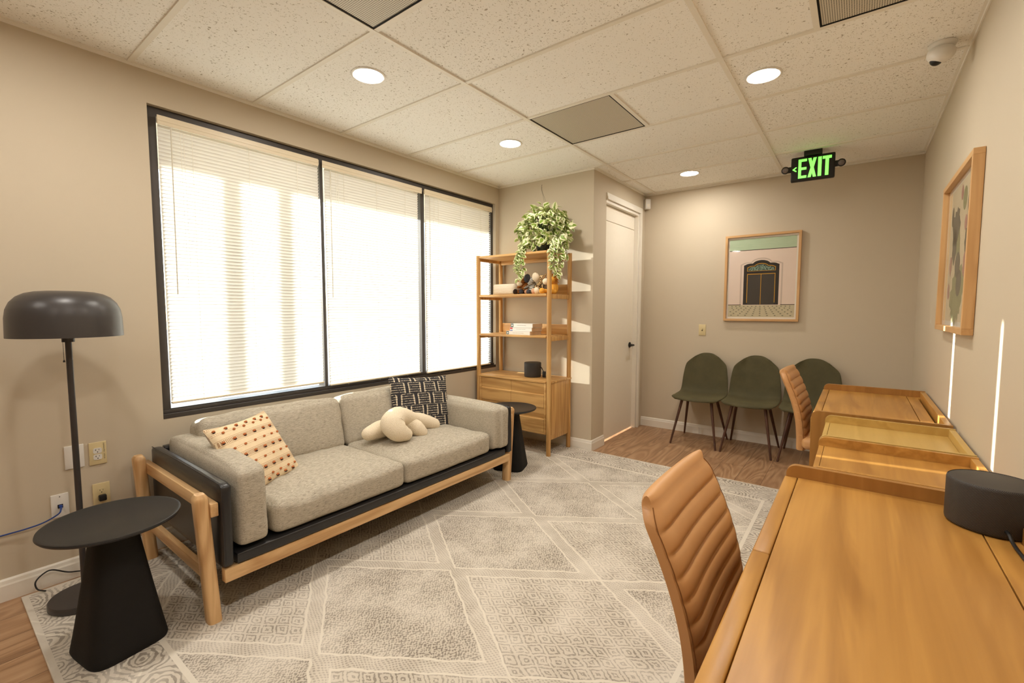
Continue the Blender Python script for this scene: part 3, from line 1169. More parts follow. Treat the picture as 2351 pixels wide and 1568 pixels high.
t = plate(.418, .490, .548, .664, M['white'], 'blank white wall plate half hidden behind the lamp pole', 'blank_plate', 'wall plate')
for zz in (.565, .648):
    MB().lathe([(0, .0015), (.0025, .001), (.003, 0), (0, 0)], (XW + .0065, .454, zz), 12, (1, 0, 0)).build('screw', M['chrome'], t, 40)
t = plate(.508, .576, .544, .660, M['ivory'], 'cream wall outlet with black handwriting beside the lamp pole')
receptacle(t, .540, .6165, M['white'], True)
receptacle(t, .540, .5840, M['white'], True)
b = MB()
rr = random.Random(3)
z = .650
xi = XW + .0070
while z > .568:
    if not (.6035 > z > .5985):
        y0 = .5655 + rr.uniform(-.0012, .0012)
        b.box(xi - .0004, xi, y0 - .0022, y0 + .0022, z - .0004, z + .0004)
        b.box(xi - .0004, xi, *sorted((y0 + rr.uniform(-.0022, -.0006), y0 + rr.uniform(0, .0018))), z - .0008, z)
    z -= rr.uniform(.0028, .0042)
b.build('handwriting', M['dark'], t)
t = plate(.512, .580, .330, .446, M['ivory'], 'cream wall outlet with a black plug, just above the near side table')
receptacle(t, .546, .405, M['ivory'])
receptacle(t, .546, .372, M['ivory'])
o = tag(MB().box(XW + .0098, XW + .035, .531, .561, .357, .388, .005).build('power_plug', M['black'], None, 40, origin=(XW + .02, .546, .372)), 'black power plug in the lower cream wall outlet', 'plug')
t = plate(.360, .424, .322, .437, M['white'], 'white network wall plate with a blue cable plugged in', 'network_jack', 'wall plate')
MB().lathe([(0, .0012), (.0022, .001), (.0026, 0), (0, 0)], (XW + .0065, .392, .424), 12, (1, 0, 0)).build('screw', M['chrome'], t, 40)
MB().box(XW + .0066, XW + .0085, .383, .402, .368, .386).build('jack_port', M['dark'], t)
M['blue'] = plain('blue_cable', (34, 62, 132), 0.45, 0.4, 0, 0.05)
cab = thing('network_cable', (XW + .02, .392, .37), 'blue network cable running left from the white wall plate', 'cable')
MB().box(XW + .0088, XW + .022, .386, .399, .371, .384, .002).build('cable_plug', M['blue'], cab, 40)
MB().tube(bez([(XW + .021, .3925, .377), (XW + .036, .390, .368), (XW + .040, .378, .350), (XW + .030, .33, .325), (XW + .02, .27, .313), (XW + .015, .19, .309), (XW + .012, .05, .30), (XW + .012, -.6, .27), (XW + .02, -1.3, .14), (XW + .024, -1.9, .02), (XW + .03, -2.56, .006)], 12), .0033, 10).build('cable_run', M['blue'], cab, 60)


# ------------------------------------------------------------ oak shelf unit
SX0, SX1, SF, SR = -3.032, -2.160, 3.402, 3.798
shelf = thing('shelf_unit', ((SX0 + SX1) / 2, (SF + SR) / 2, 0), 'tall open oak shelf unit with drawers in the far window corner', 'shelf unit')
pr_ = .021
for xx in (SX0 + pr_, SX1 - pr_):
    for yy, zb_ in ((SF + pr_, ZR), (SR - pr_, ZR)):
        MB().tube([(xx, yy, zb_), (xx, yy, 1.862)], pr_, 20).build('post', M['oak_z'], shelf, 40)
CZ0, CZ1 = .205, .690
SH = [1.845, 1.468, 1.088]
for k, z in enumerate(SH):
    xa, xb = (SX0 + .002, SX1 - .002) if k == 0 else (SX0 + .004, SX1 - .05)
    b = MB().box(SX0 + 2 * pr_ + .001, SX1 - 2 * pr_ - .001, SF + .004, SR - .004, z - .010, z + .010, .003)
    b.build('shelf_board', M['oak_x'], shelf, 40)
    for xx in (SX0 + pr_, SX1 - pr_):
        MB().box(xx - .011, xx + .011, SF + 2 * pr_, SR - 2 * pr_, z - .036, z + .004, .002).build('side_rail', M['oak_z'], shelf, 40)
    if k:
        MB().box(SX0 + 2 * pr_ + .001, SX1 - 2 * pr_ - .001, SR - .020, SR - .008, z + .0105, z + .105, .002).build('back_lip', M['oak_x'], shelf, 40)
    else:
        MB().box(SX0 + 2 * pr_ + .001, SX1 - 2 * pr_ - .001, SR - .040, SR - .020, z - .050, z - .0105, .002).build('back_rail', M['oak_x'], shelf, 40)
# cabinet
cx0, cx1, cf, cr = SX0 - .004, SX1 - 2 * pr_ - .003, SF + .012, SR - 2 * pr_ - .002
cx0 = SX0 + 2 * pr_ + .003 - .04
cxa = SX0 + 2 * pr_ + .002
b = MB()
b.box(SX0 - .002, SX1 + .0, SF + 2 * pr_ + .002, SR - .003, CZ1 - .018, CZ1, .002)
b.box(cxa - .036, cx1 + .002, SF + .002, SF + 2 * pr_ + .002, CZ1 - .018, CZ1, .002)
b.box(cxa, cxa + .018, SF + .004, SR - .006, CZ0, CZ1 - .018, .0015)
b.box(cx1 - .016, cx1 + .002, SF + .004, SR - .006, CZ0, CZ1 - .018, .0015)
b.box(cxa + .018, cx1 - .016, SF + .004, SR - .006, CZ0, CZ0 + .018, .0015)
b.box(cxa + .018, cx1 - .016, SR - .016, SR - .006, CZ0 + .018, CZ1 - .018)
b.build('cabinet_body', M['oak_x'], shelf, 40)
MB().box(SX1 - pr_ - .012, SX1 - pr_ + .012, SF + 2 * pr_, SR - 2 * pr_, CZ0 - .05, CZ0 + .20, .002).build('cabinet_rail', M['oak_z'], shelf, 40)
MB().box(SX1 - .026, SX1 - .006, SF + 2 * pr_ + .001, SR - 2 * pr_ - .001, CZ0 - .006, CZ1 - .019, .0015).build('cabinet_side', M['oak_z'], shelf, 40)
MB().box(SX0 + .006, SX0 + .026, SF + 2 * pr_ + .001, SR - 2 * pr_ - .001, CZ0 - .006, CZ1 - .019, .0015).build('cabinet_side', M['oak_z'], shelf, 40)
xm = (cxa + cx1) / 2
zlo, zhi = CZ0 + .021, CZ1 - .021
zm = (zlo + zhi) / 2
for xa, xb in ((cxa + .021, xm - .0015), (xm + .0015, cx1 - .019)):
    for za, zb_ in ((zlo, zm - .002), (zm + .002, zhi)):
        zmid = za + (zb_ - za) * .52
        prof = [(0, za), (.016, za), (.016, zmid), (.009, zmid + .004), (.0055, zmid + .006), (.013, zb_), (0, zb_)]
        m = Matrix(((0, 0, 1, xa), (-1, 0, 0, SF + .021), (0, 1, 0, 0), (0, 0, 0, 1)))
        MB().prism(prof, xb - xa, m).build('drawer', M['oak_x'], shelf, 20)

# rope basket
bx, by = -2.752, 3.60
zs = SH[1] + .0105
M['rope'] = None
g = G('cream_rope', 0.9, 0.15)
g.base(g.mix(g.noise(160, 2), srgb(238, 228, 210), srgb(224, 210, 188)))
g.bump(g.add(g.f('SINE', g.mul(g.add(g.z, g.mul(g.x, .02)), 2 * PI / .0115)), g.mul(g.noise(300, 2), .5)), .45, .003)
M['rope'] = g.m
bk = thing('rope_basket', (bx, by, zs), 'long low cream coiled-rope basket left of the stuffed toys', 'basket')


def ring(r_, h, n=72):
    out = []
    for k in range(n):
        a = 2 * PI * k / n
        ca, sa = math.cos(a), math.sin(a)
        e = 3.2
        kk = (abs(ca) ** e + abs(sa) ** e) ** (-1 / e)
        out.append(Vector((bx + ca * kk * (.158 + r_), by + sa * kk * (.115 + r_), zs + h)))
    return out


b = MB()
rings = [ring(-.02, .001), ring(-.004, .006), ring(0, .02), ring(.002, .06), ring(.0, .098), ring(-.004, .102), ring(-.008, .098), ring(-.008, .02), ring(-.02, .012)]
vs = [[b.bm.verts.new(p) for p in r_] for r_ in rings]
for a, c in zip(vs, vs[1:]):
    for k in range(72):
        b.bm.faces.new((a[k], a[(k + 1) % 72], c[(k + 1) % 72], c[k]))
b.bm.faces.new(vs[0][::-1])
b.bm.faces.new(vs[-1])
b.build('basket_wall', M['rope'], bk, 60)
MB().tube(bez([(bx - .157, by - .04, zs + .085), (bx - .172, by - .04, zs + .09), (bx - .182, by, zs + .092), (bx - .172, by + .04, zs + .09), (bx - .157, by + .04, zs + .085)], 8), .006, 10).build('loop_handle', M['white'], bk, 60)

# ------------------------------------------------------------ stuffed toys


def striped(name, base, stripe, freq, width=.25, spots=False):
    g = G(name, 0.95, 0.1)
    if spots:
        v = g.vor(80)
        f_ = g.step(v, .36, .46)
        g.base(g.mix(f_, srgb(*stripe), srgb(*base)))
    else:
        s_ = g.f('SINE', g.add(g.mul(g.z, freq), g.mul(g.noise(22, 2), 9.0)))
        g.base(g.mix(g.step(s_, width, width + .2), srgb(*base), srgb(*stripe)))
    g.bump(g.noise(500, 2), .5, .003)
    return g.m


M['tiger'] = striped('tiger_plush', (214, 138, 70), (54, 42, 36), 420)
M['zebra'] = striped('zebra_plush', (230, 225, 212), (58, 58, 60), 430, .15)
M['giraffe'] = striped('giraffe_plush', (222, 192, 144), (70, 48, 34), 0, spots=True)
M['cream_plush'] = plain('cream_plush', (232, 216, 190), 0.95, 0.1, 0, 0.05, .5, 400)
M['pink_plush'] = plain('tan_pink_plush', (206, 158, 128), 0.95, 0.1, 0, 0.05, .5, 400)
M['grey_plush'] = plain('charcoal_plush', (72, 72, 78), 0.95, 0.1, 0, 0.05, .5, 400)
M['brown_plush'] = plain('taupe_plush', (112, 92, 72), 0.95, 0.1, 0, 0.08, .5, 400)
M['dbrown'] = plain('dark_brown_plush', (58, 44, 36), 0.95, 0.1, 0, 0.08, .5, 400)
M['gold'] = plain('golden_plush', (228, 166, 70), 0.95, 0.1, 0, 0.06, .5, 400)
g = G('lion_mane', 0.95, 0.1)
nn = g.noise(1, 3, g.scaled((160, 160, 40)))
g.base(g.mix(nn, srgb(178, 108, 40), srgb(228, 158, 76)))
g.bump(nn, 1.0, .01)
M['mane'] = g.m


def ell(p, axis, a, r):
    """ellipsoid of half length a and radius r along axis at p"""
    q_ = Vector((0, 0, 1)).rotation_difference(Vector(axis).normalized()).to_matrix()
    return dict(c=p, r=(r, r, a), rot=q_)


def toy(name, x, y, label, body, parts):
    t = thing(name, (x, y, zs), label, 'stuffed toy', 'stuffed toys on the upper shelf')
    b = MB()
    for c, ax, a, r_ in body[1]:
        e = ell(Vector((x, y, zs)) + Vector(c), ax, a, r_)
        b.sphere(e['c'], e['r'], 20, 14, e['rot'])
    b.build('body', body[0], t, 80)
    for nm, m_, lst in parts:
        b = MB()
        for c, ax, a, r_ in lst:
            e = ell(Vector((x, y, zs)) + Vector(c), ax, a, r_)
            b.sphere(e['c'], e['r'], 20, 14, e['rot'])
        b.build(nm, m_, t, 80)
    return t


EY = (0, 0, 1)
toy('tiger_toy', -2.535, 3.545, 'orange striped tiger toy, leftmost of the stuffed toys',
    (M['tiger'], [((0, .02, .058), (0.15, .1, 1), .062, .040), ((-.028, -.012, .118), EY, .034, .038), ((-.035, -.05, .024), (-.4, -1, .1), .045, .018), ((.03, -.05, .024), (.3, -1, .1), .045, .018), ((-.034, -.028, .078), (-.5, -.8, -.5), .036, .013), ((-.055, 0, .148), EY, .012, .011), ((-.004, 0, .150), EY, .012, .011)]),
    [('muzzle', M['cream_plush'], [((-.034, -.036, .100), (1, 0, 0), .030, .024)]),
     ('foot', M['dbrown'], [((-.052, -.080, .024), EY, .026, .022)]), ('foot', M['dbrown'], [((.030, -.084, .022), EY, .024, .021)])])
toy('zebra_toy', -2.463, 3.545, 'black and white striped zebra toy with charcoal muzzle',
    (M['zebra'], [((.0, .02, .060), (.2, .1, 1), .066, .036), ((.008, -.005, .122), (.5, .3, .8), .046, .028), ((-.03, -.05, .022), (-.5, -1, .05), .046, .017), ((.026, -.05, .022), (.2, -1, .05), .046, .017), ((.030, .006, .165), EY, .020, .009), ((-.03, -.02, .07), (-.6, -.8, -.5), .038, .012)]),
    [('muzzle', M['grey_plush'], [((-.020, -.034, .148), (.15, .1, 1), .041, .030)]),
     ('foot', M['grey_plush'], [((-.046, -.086, .022), EY, .023, .024)]), ('foot', M['grey_plush'], [((.034, -.088, .021), EY, .022, .021)])])
toy('giraffe_toy', -2.385, 3.555, 'spotted giraffe toy with a tall beige muzzle',
    (M['giraffe'], [((-.02, .02, .048), (.2, .1, 1), .052, .038), ((.02, .0, .105), (.75, -.05, .75), .062, .020), ((.045, -.01, .150), (.8, 0, .5), .03, .026), ((-.052, -.045, .024), (-.5, -1, .05), .046, .016), ((-.004, -.05, .022), (.1, -1, .05), .046, .016), ((.078, .0, .172), (.5, 0, 1), .018, .008)]),
    [('muzzle', M['cream_plush'], [((-.004, -.040, .156), (-.25, .1, 1), .043, .034)]),
     ('foot', M['pink_plush'], [((-.070, -.086, .022), (1, -.2, .3), .030, .021)]), ('foot', M['pink_plush'], [((.008, -.088, .024), EY, .028, .023)])])
toy('bear_toy', -2.325, 3.60, 'taupe stuffed toy half hidden behind the lion',
    (M['brown_plush'], [((0, .02, .060), EY, .062, .046), ((.0, .01, .118), EY, .034, .036), ((-.03, -.05, .03), (-.4, -1, -.2), .05, .018), ((.035, -.05, .03), (.3, -1, -.2), .05, .018)]),
    [('foot', M['cream_plush'], [((-.028, -.125, .029), (-.1, 0, 1), .032, .027)]), ('foot', M['cream_plush'], [((.030, -.125, .024), (1, 0, .4), .030, .022)])])
lion = toy('lion_toy', -2.235, 3.555, 'golden lion toy with shaggy orange mane behind the front post',
     (M['gold'], [((0, .03, .055), EY, .058, .042), ((-.012, .0, .126), EY, .036, .040), ((-.045, -.055, .026), (-.5, -1, 0), .042, .018), ((.042, -.045, .022), (.6, -1, 0), .042, .017), ((.005, .0, .07), (.4, -.3, -1), .05, .016)]),
     [('muzzle', M['cream_plush'], [((-.044, -.036, .112), (1, .2, 0), .032, .031)]),
      ('foot', M['gold'], [((-.052, -.088, .026), EY, .027, .026)]), ('foot', M['gold'], [((.060, -.066, .018), EY, .020, .024)])])
b = MB()
for k in range(260):
    d = Vector((rnd.gauss(0, 1), rnd.gauss(.5, .8), rnd.gauss(0, 1))).normalized()
    if d.y < -.3:
        continue
    p0 = Vector((-2.235 - .008, 3.562, zs + .122)) + d * .026
    p1 = p0 + (d + Vector((0, 0, .25)) + Vector((rnd.uniform(-.3, .3), rnd.uniform(-.2, .2), rnd.uniform(-.3, .3)))) * rnd.uniform(.025, .042)
    b.tube([p0, (p0 + p1) / 2 + Vector((0, 0, .003)), p1], [.006, .0048, .001], 5)
b.build('mane', M['mane'], lion, 60)

# ------------------------------------------------------------ books on the lower shelf
M['paper'] = plain('book_page_block', (206, 178, 146), 0.85, 0.15, 0, 0.06)
M['bookwhite'] = plain('white_book_cover', (238, 234, 228), 0.5, 0.4, 0, 0.02)
M['label_g'] = plain('green_grey_spine_label', (104, 118, 116), 0.6, 0.3)
M['label_r'] = plain('red_spine_label', (196, 66, 78), 0.6, 0.3)
M['label_b'] = plain('blue_spine_label', (104, 124, 186), 0.6, 0.3)
M['ink'] = plain('grey_ink', (150, 146, 138), 0.7, 0.2)
zb_ = SH[2] + .0105
for (x0, x1, y0, y1, h, lab, lm) in ((-2.672, -2.395, 3.435, 3.62, .034, 'white paperback at the bottom of the stack on the shelf', 'g'),
                                     (-2.640, -2.385, 3.450, 3.62, .033, 'white paperback with red and blue spine label, middle of the stack', 'r'),
                                     (-2.634, -2.380, 3.455, 3.62, .038, 'thick white paperback at the top of the stack on the shelf', 'g')):
    t = thing('book', ((x0 + x1) / 2, (y0 + y1) / 2, zb_), lab, 'book', 'paperbacks stacked on the shelf')
    MB().box(x0 + .001, x1 - .002, y0 + .003, y1 - .001, zb_ + .002, zb_ + h - .002).build('pages', M['paper'], t)
    MB().box(x0, x1 - .0025, y0, y1, zb_ + h - .0019, zb_ + h - .0004).box(x0, x1 - .0025, y0, y1, zb_ + .0004, zb_ + .0019).box(x0, x1 - .0025, y0, y0 + .0028, zb_ + .002, zb_ + h - .002).build('cover', M['bookwhite'], t)
    if lm == 'g':
        MB().box(x0 + .002, x0 + .032, y0 - .0006, y0 + .001, zb_ + .002, zb_ + h - .002).build('spine_label', M['label_g'], t)
        MB().box(x0 + .011, x0 + .024, y0 - .0011, y0 + .001, zb_ + h * .3, zb_ + h * .68).build('spine_mark', M['bookwhite'], t)
    else:
        MB().box(x0 + .002, x0 + .032, y0 - .0006, y0 + .001, zb_ + h * .55, zb_ + h - .002).build('spine_label', M['label_r'], t)
        MB().box(x0 + .002, x0 + .032, y0 - .0006, y0 + .001, zb_ + .002, zb_ + h * .28).build('spine_label', M['label_b'], t)
    b = MB()
    x = x0 + .075
    while x < x1 - .08:
        w_ = rnd.uniform(.004, .012)
        b.box(x, x + w_, y0 - .0004, y0 + .001, zb_ + h * .46, zb_ + h * .54)
        x += w_ + .003
    b.build('spine_text', M['ink'], t)
    zb_ += h + .0004


# ------------------------------------------------------------ round speakers
def mat_mesh():
    g = G('speaker_mesh', 0.5, 0.5, 0.2)
    a = g.f('ARCTAN2', g.y, g.x)
    s_ = g.mul(g.f('SINE', g.mul(a, 150.0)), g.f('SINE', g.mul(g.z, 1500.0)))
    g.base(g.mix(g.step(s_, -.1, .2), srgb(30, 27, 26), srgb(74, 68, 64)))
    g.bump(s_, .4, .001)
    return g.m


M['spk'] = mat_mesh()
M['spktop'] = plain('speaker_top', (58, 54, 50), 0.5, 0.4, 0, 0.05)


def speaker(x, y, z, r_, h, label, cord):
    t = thing('speaker', (x, y, z), label, 'speaker', None)
    MB().lathe([(0, 0), (r_ * .93, 0), (r_ * .985, .004), (r_, .010), (r_, h - .008), (r_ * .985, h - .002), (r_ * .96, h), (r_ * .955, h - .001)], (x, y, z), 72).build('speaker_body', M['spk'], t, 50)
    MB().lathe([(r_ * .955, h - .003), (r_ * .955, h - .0015), (r_ * .9, h - .0004), (0, h + .0004)], (x, y, z), 72).build('top_plate', M['spktop'], t, 50)
    MB().tube(bez(cord, 10), .0042, 10).build('speaker_cord', M['black'], t, 60)
    return t


sp = speaker(-2.478, 3.60, CZ1 + .0005, .082, .138, 'black cylinder speaker on the oak cabinet top',
             [(-2.40, 3.615, .785), (-2.385, 3.612, .782), (-2.368, 3.605, .765), (-2.352, 3.60, .745)])
MB().box(-2.362, -2.330, 3.590, 3.610, .694, .752, .005).build('cord_adapter', M['black'], sp, 40)
M['beige'] = None

# ------------------------------------------------------------ trailing plant


def mat_leaf():
    g = G('variegated_leaf', 0.45, 0.4)
    uv = g.t.nodes.new('ShaderNodeUVMap').outputs[0]
    sp_ = g.t.nodes.new('ShaderNodeSeparateXYZ')
    g.t.links.new(uv, sp_.inputs[0])
    u = g.absv(g.sub(sp_.outputs[0], .5))
    n = g.noise(26, 2)
    edge = g.step(g.add(u, g.mul(g.sub(n, .5), .9)), .16, .24)
    hue = g.noise(9, 2)
    gr = g.mix(hue, srgb(84, 126, 50), srgb(152, 174, 62))
    g.base(g.mix(g.mul(edge, .95), gr, srgb(240, 236, 200)))
    tl_ = g.t.nodes.new('ShaderNodeBsdfTranslucent')
    tl_.inputs[0].default_value = srgb(190, 205, 110)
    mx_ = g.t.nodes.new('ShaderNodeMixShader')
    mx_.inputs[0].default_value = .25
    g.t.links.new(g.b.outputs[0], mx_.inputs[1])
    g.t.links.new(tl_.outputs[0], mx_.inputs[2])
    g.t.links.new(mx_.outputs[0], g.out.inputs['Surface'])
    return g.m


M['leaf'] = mat_leaf()
M['stem'] = plain('plant_stem', (74, 92, 50), 0.6, 0.3)
M['pot'] = plain('dark_green_pot', (44, 60, 58), 0.35, 0.5, 0, 0.05)
M['soil'] = plain('soil', (52, 40, 30), 0.95, 0.1, 0, 0.2)
M['wire'] = plain('thin_wire', (120, 108, 92), 0.5, 0.4)
M['skyblue'] = plain('blue_glaze', (40, 120, 176), 0.3, 0.5)
px0, py0, pz0 = -2.335, 3.585, SH[0] + .0105
pl = thing('trailing_plant', (px0, py0, pz0), 'variegated trailing plant in a dark pot on top of the shelf unit', 'plant')
MB().lathe([(0, 0), (.066, 0), (.070, .004), (.084, .118), (.090, .119), (.090, .135), (.084, .135), (.080, .118), (0, .118)], (px0, py0, pz0), 40).build('pot', M['pot'], pl, 40)
MB().lathe([(.080, .1195), (.05, .124), (0, .126)], (px0, py0, pz0), 30).build('soil', M['soil'], pl, 60)
lb = MB()
uvl = lb.bm.loops.layers.uv.new('UVMap')
stems = MB()


def leaf(p, d, up, L):
    """heart shaped leaf from p along d"""
    d = d.normalized()
    s_ = d.cross(up)
    if s_.length < 1e-3:
        s_ = d.orthogonal()
    s_.normalize()
    n_ = s_.cross(d).normalized()
    prof = [(0, .06), (.08, .29), (.22, .41), (.42, .43), (.62, .37), (.80, .25), (.92, .12), (1.0, .0)]
    rows = []
    for t_, w_ in prof:
        dr = -.28 * t_ * t_ * L
        c = p + d * (t_ * L) + n_ * dr
        fold = .30 * w_ * L
        rows.append(((lb.bm.verts.new(c + s_ * (w_ * L) + n_ * fold), 0, t_), (lb.bm.verts.new(c), .5, t_), (lb.bm.verts.new(c - s_ * (w_ * L) + n_ * fold), 1, t_)))
    for a, c in zip(rows, rows[1:]):
        for k in (0, 1):
            q4 = (a[k], a[k + 1], c[k + 1], c[k])
            f_ = lb.bm.faces.new([w[0] for w in q4])
            for lp, w in zip(f_.loops, q4):
                lp[uvl].uv = (w[1], w[2])


# mound of leaves: an ellipsoid shell whose underside opens over the pot
C0 = Vector((px0 - .005, py0 - .01, pz0 + .205))
for k in range(640):
    th = rnd.uniform(0, 2 * PI)
    ph = math.asin(rnd.uniform(-.62, 1.0))
    d = Vector((math.cos(th) * math.cos(ph), math.sin(th) * math.cos(ph), math.sin(ph)))
    rr = rnd.uniform(.62, 1.0)
    lump = 1 + .14 * mnoise.noise(d * 2.3)
    p = C0 + Vector((d.x * .265, d.y * .185, d.z * .225 + (-.03 if d.z < 0 else 0))) * rr * lump
    if p.z < pz0 + .125 and Vector((p.x - px0, p.y - py0, 0)).length < .10:
        continue
    if p.y > 3.775 or p.y < 3.38:
        continue
    ld = (Vector((d.x, d.y, d.z * .5 - .2)) + Vector((rnd.uniform(-.9, .9), rnd.uniform(-.9, .9), rnd.uniform(-.8, .7))))
    leaf(p, ld, (d + Vector((rnd.uniform(-.5, .5), rnd.uniform(-.5, .5), .3))).normalized(), rnd.uniform(.036, .074))
for k in range(46):
    th = rnd.uniform(0, 2 * PI)
    d = Vector((math.cos(th), math.sin(th) * .7, rnd.uniform(.2, 1.2))).normalized()
    stems.tube(bez([(px0 + d.x * .03, py0 + d.y * .03, pz0 + .12), C0 + d * .09, C0 + Vector((d.x * .22, d.y * .15, d.z * .16))], 5), .0018, 5)
# trailing vines
for (pts, L_) in (([(px0 - .07, 3.50, pz0 + .15), (px0 - .135, 3.43, pz0 + .08), (px0 - .15, 3.385, -.02 + pz0), (px0 - .155, 3.38, pz0 - .12), (px0 - .125, 3.378, pz0 - .20), (px0 - .16, 3.378, pz0 - .245)], .05),
                  ([(px0 - .05, 3.49, pz0 + .13), (px0 - .105, 3.42, pz0 + .05), (px0 - .115, 3.388, pz0 - .04), (px0 - .10, 3.38, pz0 - .13), (px0 - .112, 3.378, pz0 - .20)], .05),
                  ([(px0 - .06, 3.50, pz0 + .13), (px0 - .14, 3.43, pz0 + .05), (px0 - .165, 3.388, pz0 - .03), (px0 - .185, 3.38, pz0 - .11), (px0 - .172, 3.378, pz0 - .16)], .05),
                  ([(px0 + .09, 3.53, pz0 + .14), (px0 + .19, 3.46, pz0 + .08), (px0 + .215, 3.43, pz0), (px0 + .215, 3.42, pz0 - .10), (px0 + .23, 3.42, pz0 - .17), (px0 + .245, 3.42, pz0 - .215)], .05),
                  ([(px0 + .09, 3.56, pz0 + .14), (px0 + .20, 3.50, pz0 + .09), (px0 + .245, 3.47, pz0), (px0 + .262, 3.46, pz0 - .08), (px0 + .250, 3.46, pz0 - .13)], .055),
                  ([(px0 + .08, 3.52, pz0 + .13), (px0 + .18, 3.43, pz0 + .06), (px0 + .192, 3.39, pz0 - .02), (px0 + .198, 3.385, pz0 - .10), (px0 + .222, 3.385, pz0 - .16)], .05),
                  ([(px0 + .1, 3.62, pz0 + .14), (px0 + .215, 3.58, pz0 + .10), (px0 + .245, 3.56, pz0 + .02), (px0 + .25, 3.56, pz0 - .04)], .05)):
    path = bez(pts, 12)
    stems.tube(path, .0018, 5)
    n_ = len(path)
    for i in range(6, n_, 3):
        for s_ in ((1, -1) if i < n_ * .72 else (rnd.choice((1, -1)),)):
            d = Vector((s_ * rnd.uniform(.4, 1), rnd.uniform(-.9, .1), rnd.uniform(-.8, .1)))
            leaf(path[i], d, Vector((0, -.6, .8)), L_ * rnd.uniform(.65, 1.1))
    leaf(path[-1], path[-1] - path[-4], Vector((0, -1, .3)), L_)
lb.build('leaves', M['leaf'], pl, 180)
stems.build('vines', M['stem'], pl, 80)
b = MB()
hk = Vector((-2.522, 3.812, 2.525))
b.tube(bez([(px0 - .05, py0 + .03, pz0 + .25), (-2.43, 3.72, 2.33), hk + Vector((0, -.006, -.02)), hk], 8), .0011, 5)
b.tube(bez([(px0 + .04, py0 + .02, pz0 + .25), (-2.40, 3.71, 2.33), hk + Vector((.003, -.006, -.02)), hk], 8), .0011, 5)
b.build('hanger_wire', M['wire'], pl, 80)
MB().sphere((px0 - .088, py0 - .058, pz0 + .020), (.013, .011, .020), 14, 10).build('blue_ornament', M['skyblue'], pl, 80)
o = MB().tube([(hk.x, YJ - .0008, hk.z + .03), (hk.x, 3.810, hk.z + .028), (hk.x, 3.806, hk.z + .004), (hk.x, 3.810, hk.z - .004), (hk.x, 3.814, hk.z + .002)], .0014, 6).build('wall_hook', M['wire'], None, 60, origin=(hk.x, 3.815, hk.z))
tag(o, 'small wire hook on the alcove wall above the plant', 'hook')


# ------------------------------------------------------------ green shell chairs
def mat_velvet():
    g = G('olive_velvet', 0.75, 0.25)
    n = g.noise(5, 3, dist=.6)
    n2 = g.noise(40, 2)
    g.base(g.mix(g.add(g.mul(n, .8), g.mul(n2, .2)), srgb(60, 56, 37), srgb(96, 89, 61)))
    g.b.inputs['Sheen Weight'].default_value = .35
    g.b.inputs['Sheen Roughness'].default_value = .4
    g.b.inputs['Sheen Tint'].default_value = srgb(140, 134, 100)
    g.bump(g.noise(9, 2), .25, .01)
    return g.m


M['velvet'] = mat_velvet()
M['walnut'] = wood('walnut_leg', (70, 44, 32), (96, 62, 46), 'z', 1.4, 0.4, 0.5)


def shell_pt(u, v):
    """u across -1..1, v from the front edge 0 to the top edge 1; chair faces -y"""
    prof = [(-.255, .452), (-.20, .468), (-.05, .458), (.07, .456), (.135, .478), (.175, .54), (.205, .66), (.232, .78), (.250, .880)]
    wid = [.180, .217, .226, .226, .226, .222, .212, .186, .105]
    t_ = v * (len(prof) - 1)
    k = min(int(t_), len(prof) - 2)
    f_ = t_ - k

    def cr(a):
        p = [a[max(k - 1, 0)], a[k], a[k + 1], a[min(k + 2, len(a) - 1)]]
        return .5 * (2 * p[1] + (p[2] - p[0]) * f_ + (2 * p[0] - 5 * p[1] + 4 * p[2] - p[3]) * f_ ** 2 + (3 * p[1] - p[0] - 3 * p[2] + p[3]) * f_ ** 3)
    y, z, w = cr([p[0] for p in prof]), cr([p[1] for p in prof]), cr(wid)
    e = abs(u) ** 2.6
    # rounded outline: front and top corners pulled in
    y += e * (.045 * max(0, 1 - v * 7) - .035 * (v > .45) * min(1, (v - .45) * 3))
    z += e * (.022 * math.exp(-((v - .38) / .2) ** 2)) - e * .035 * max(0, (v - .86) / .14) ** 1
    return Vector((u * w, y, z))


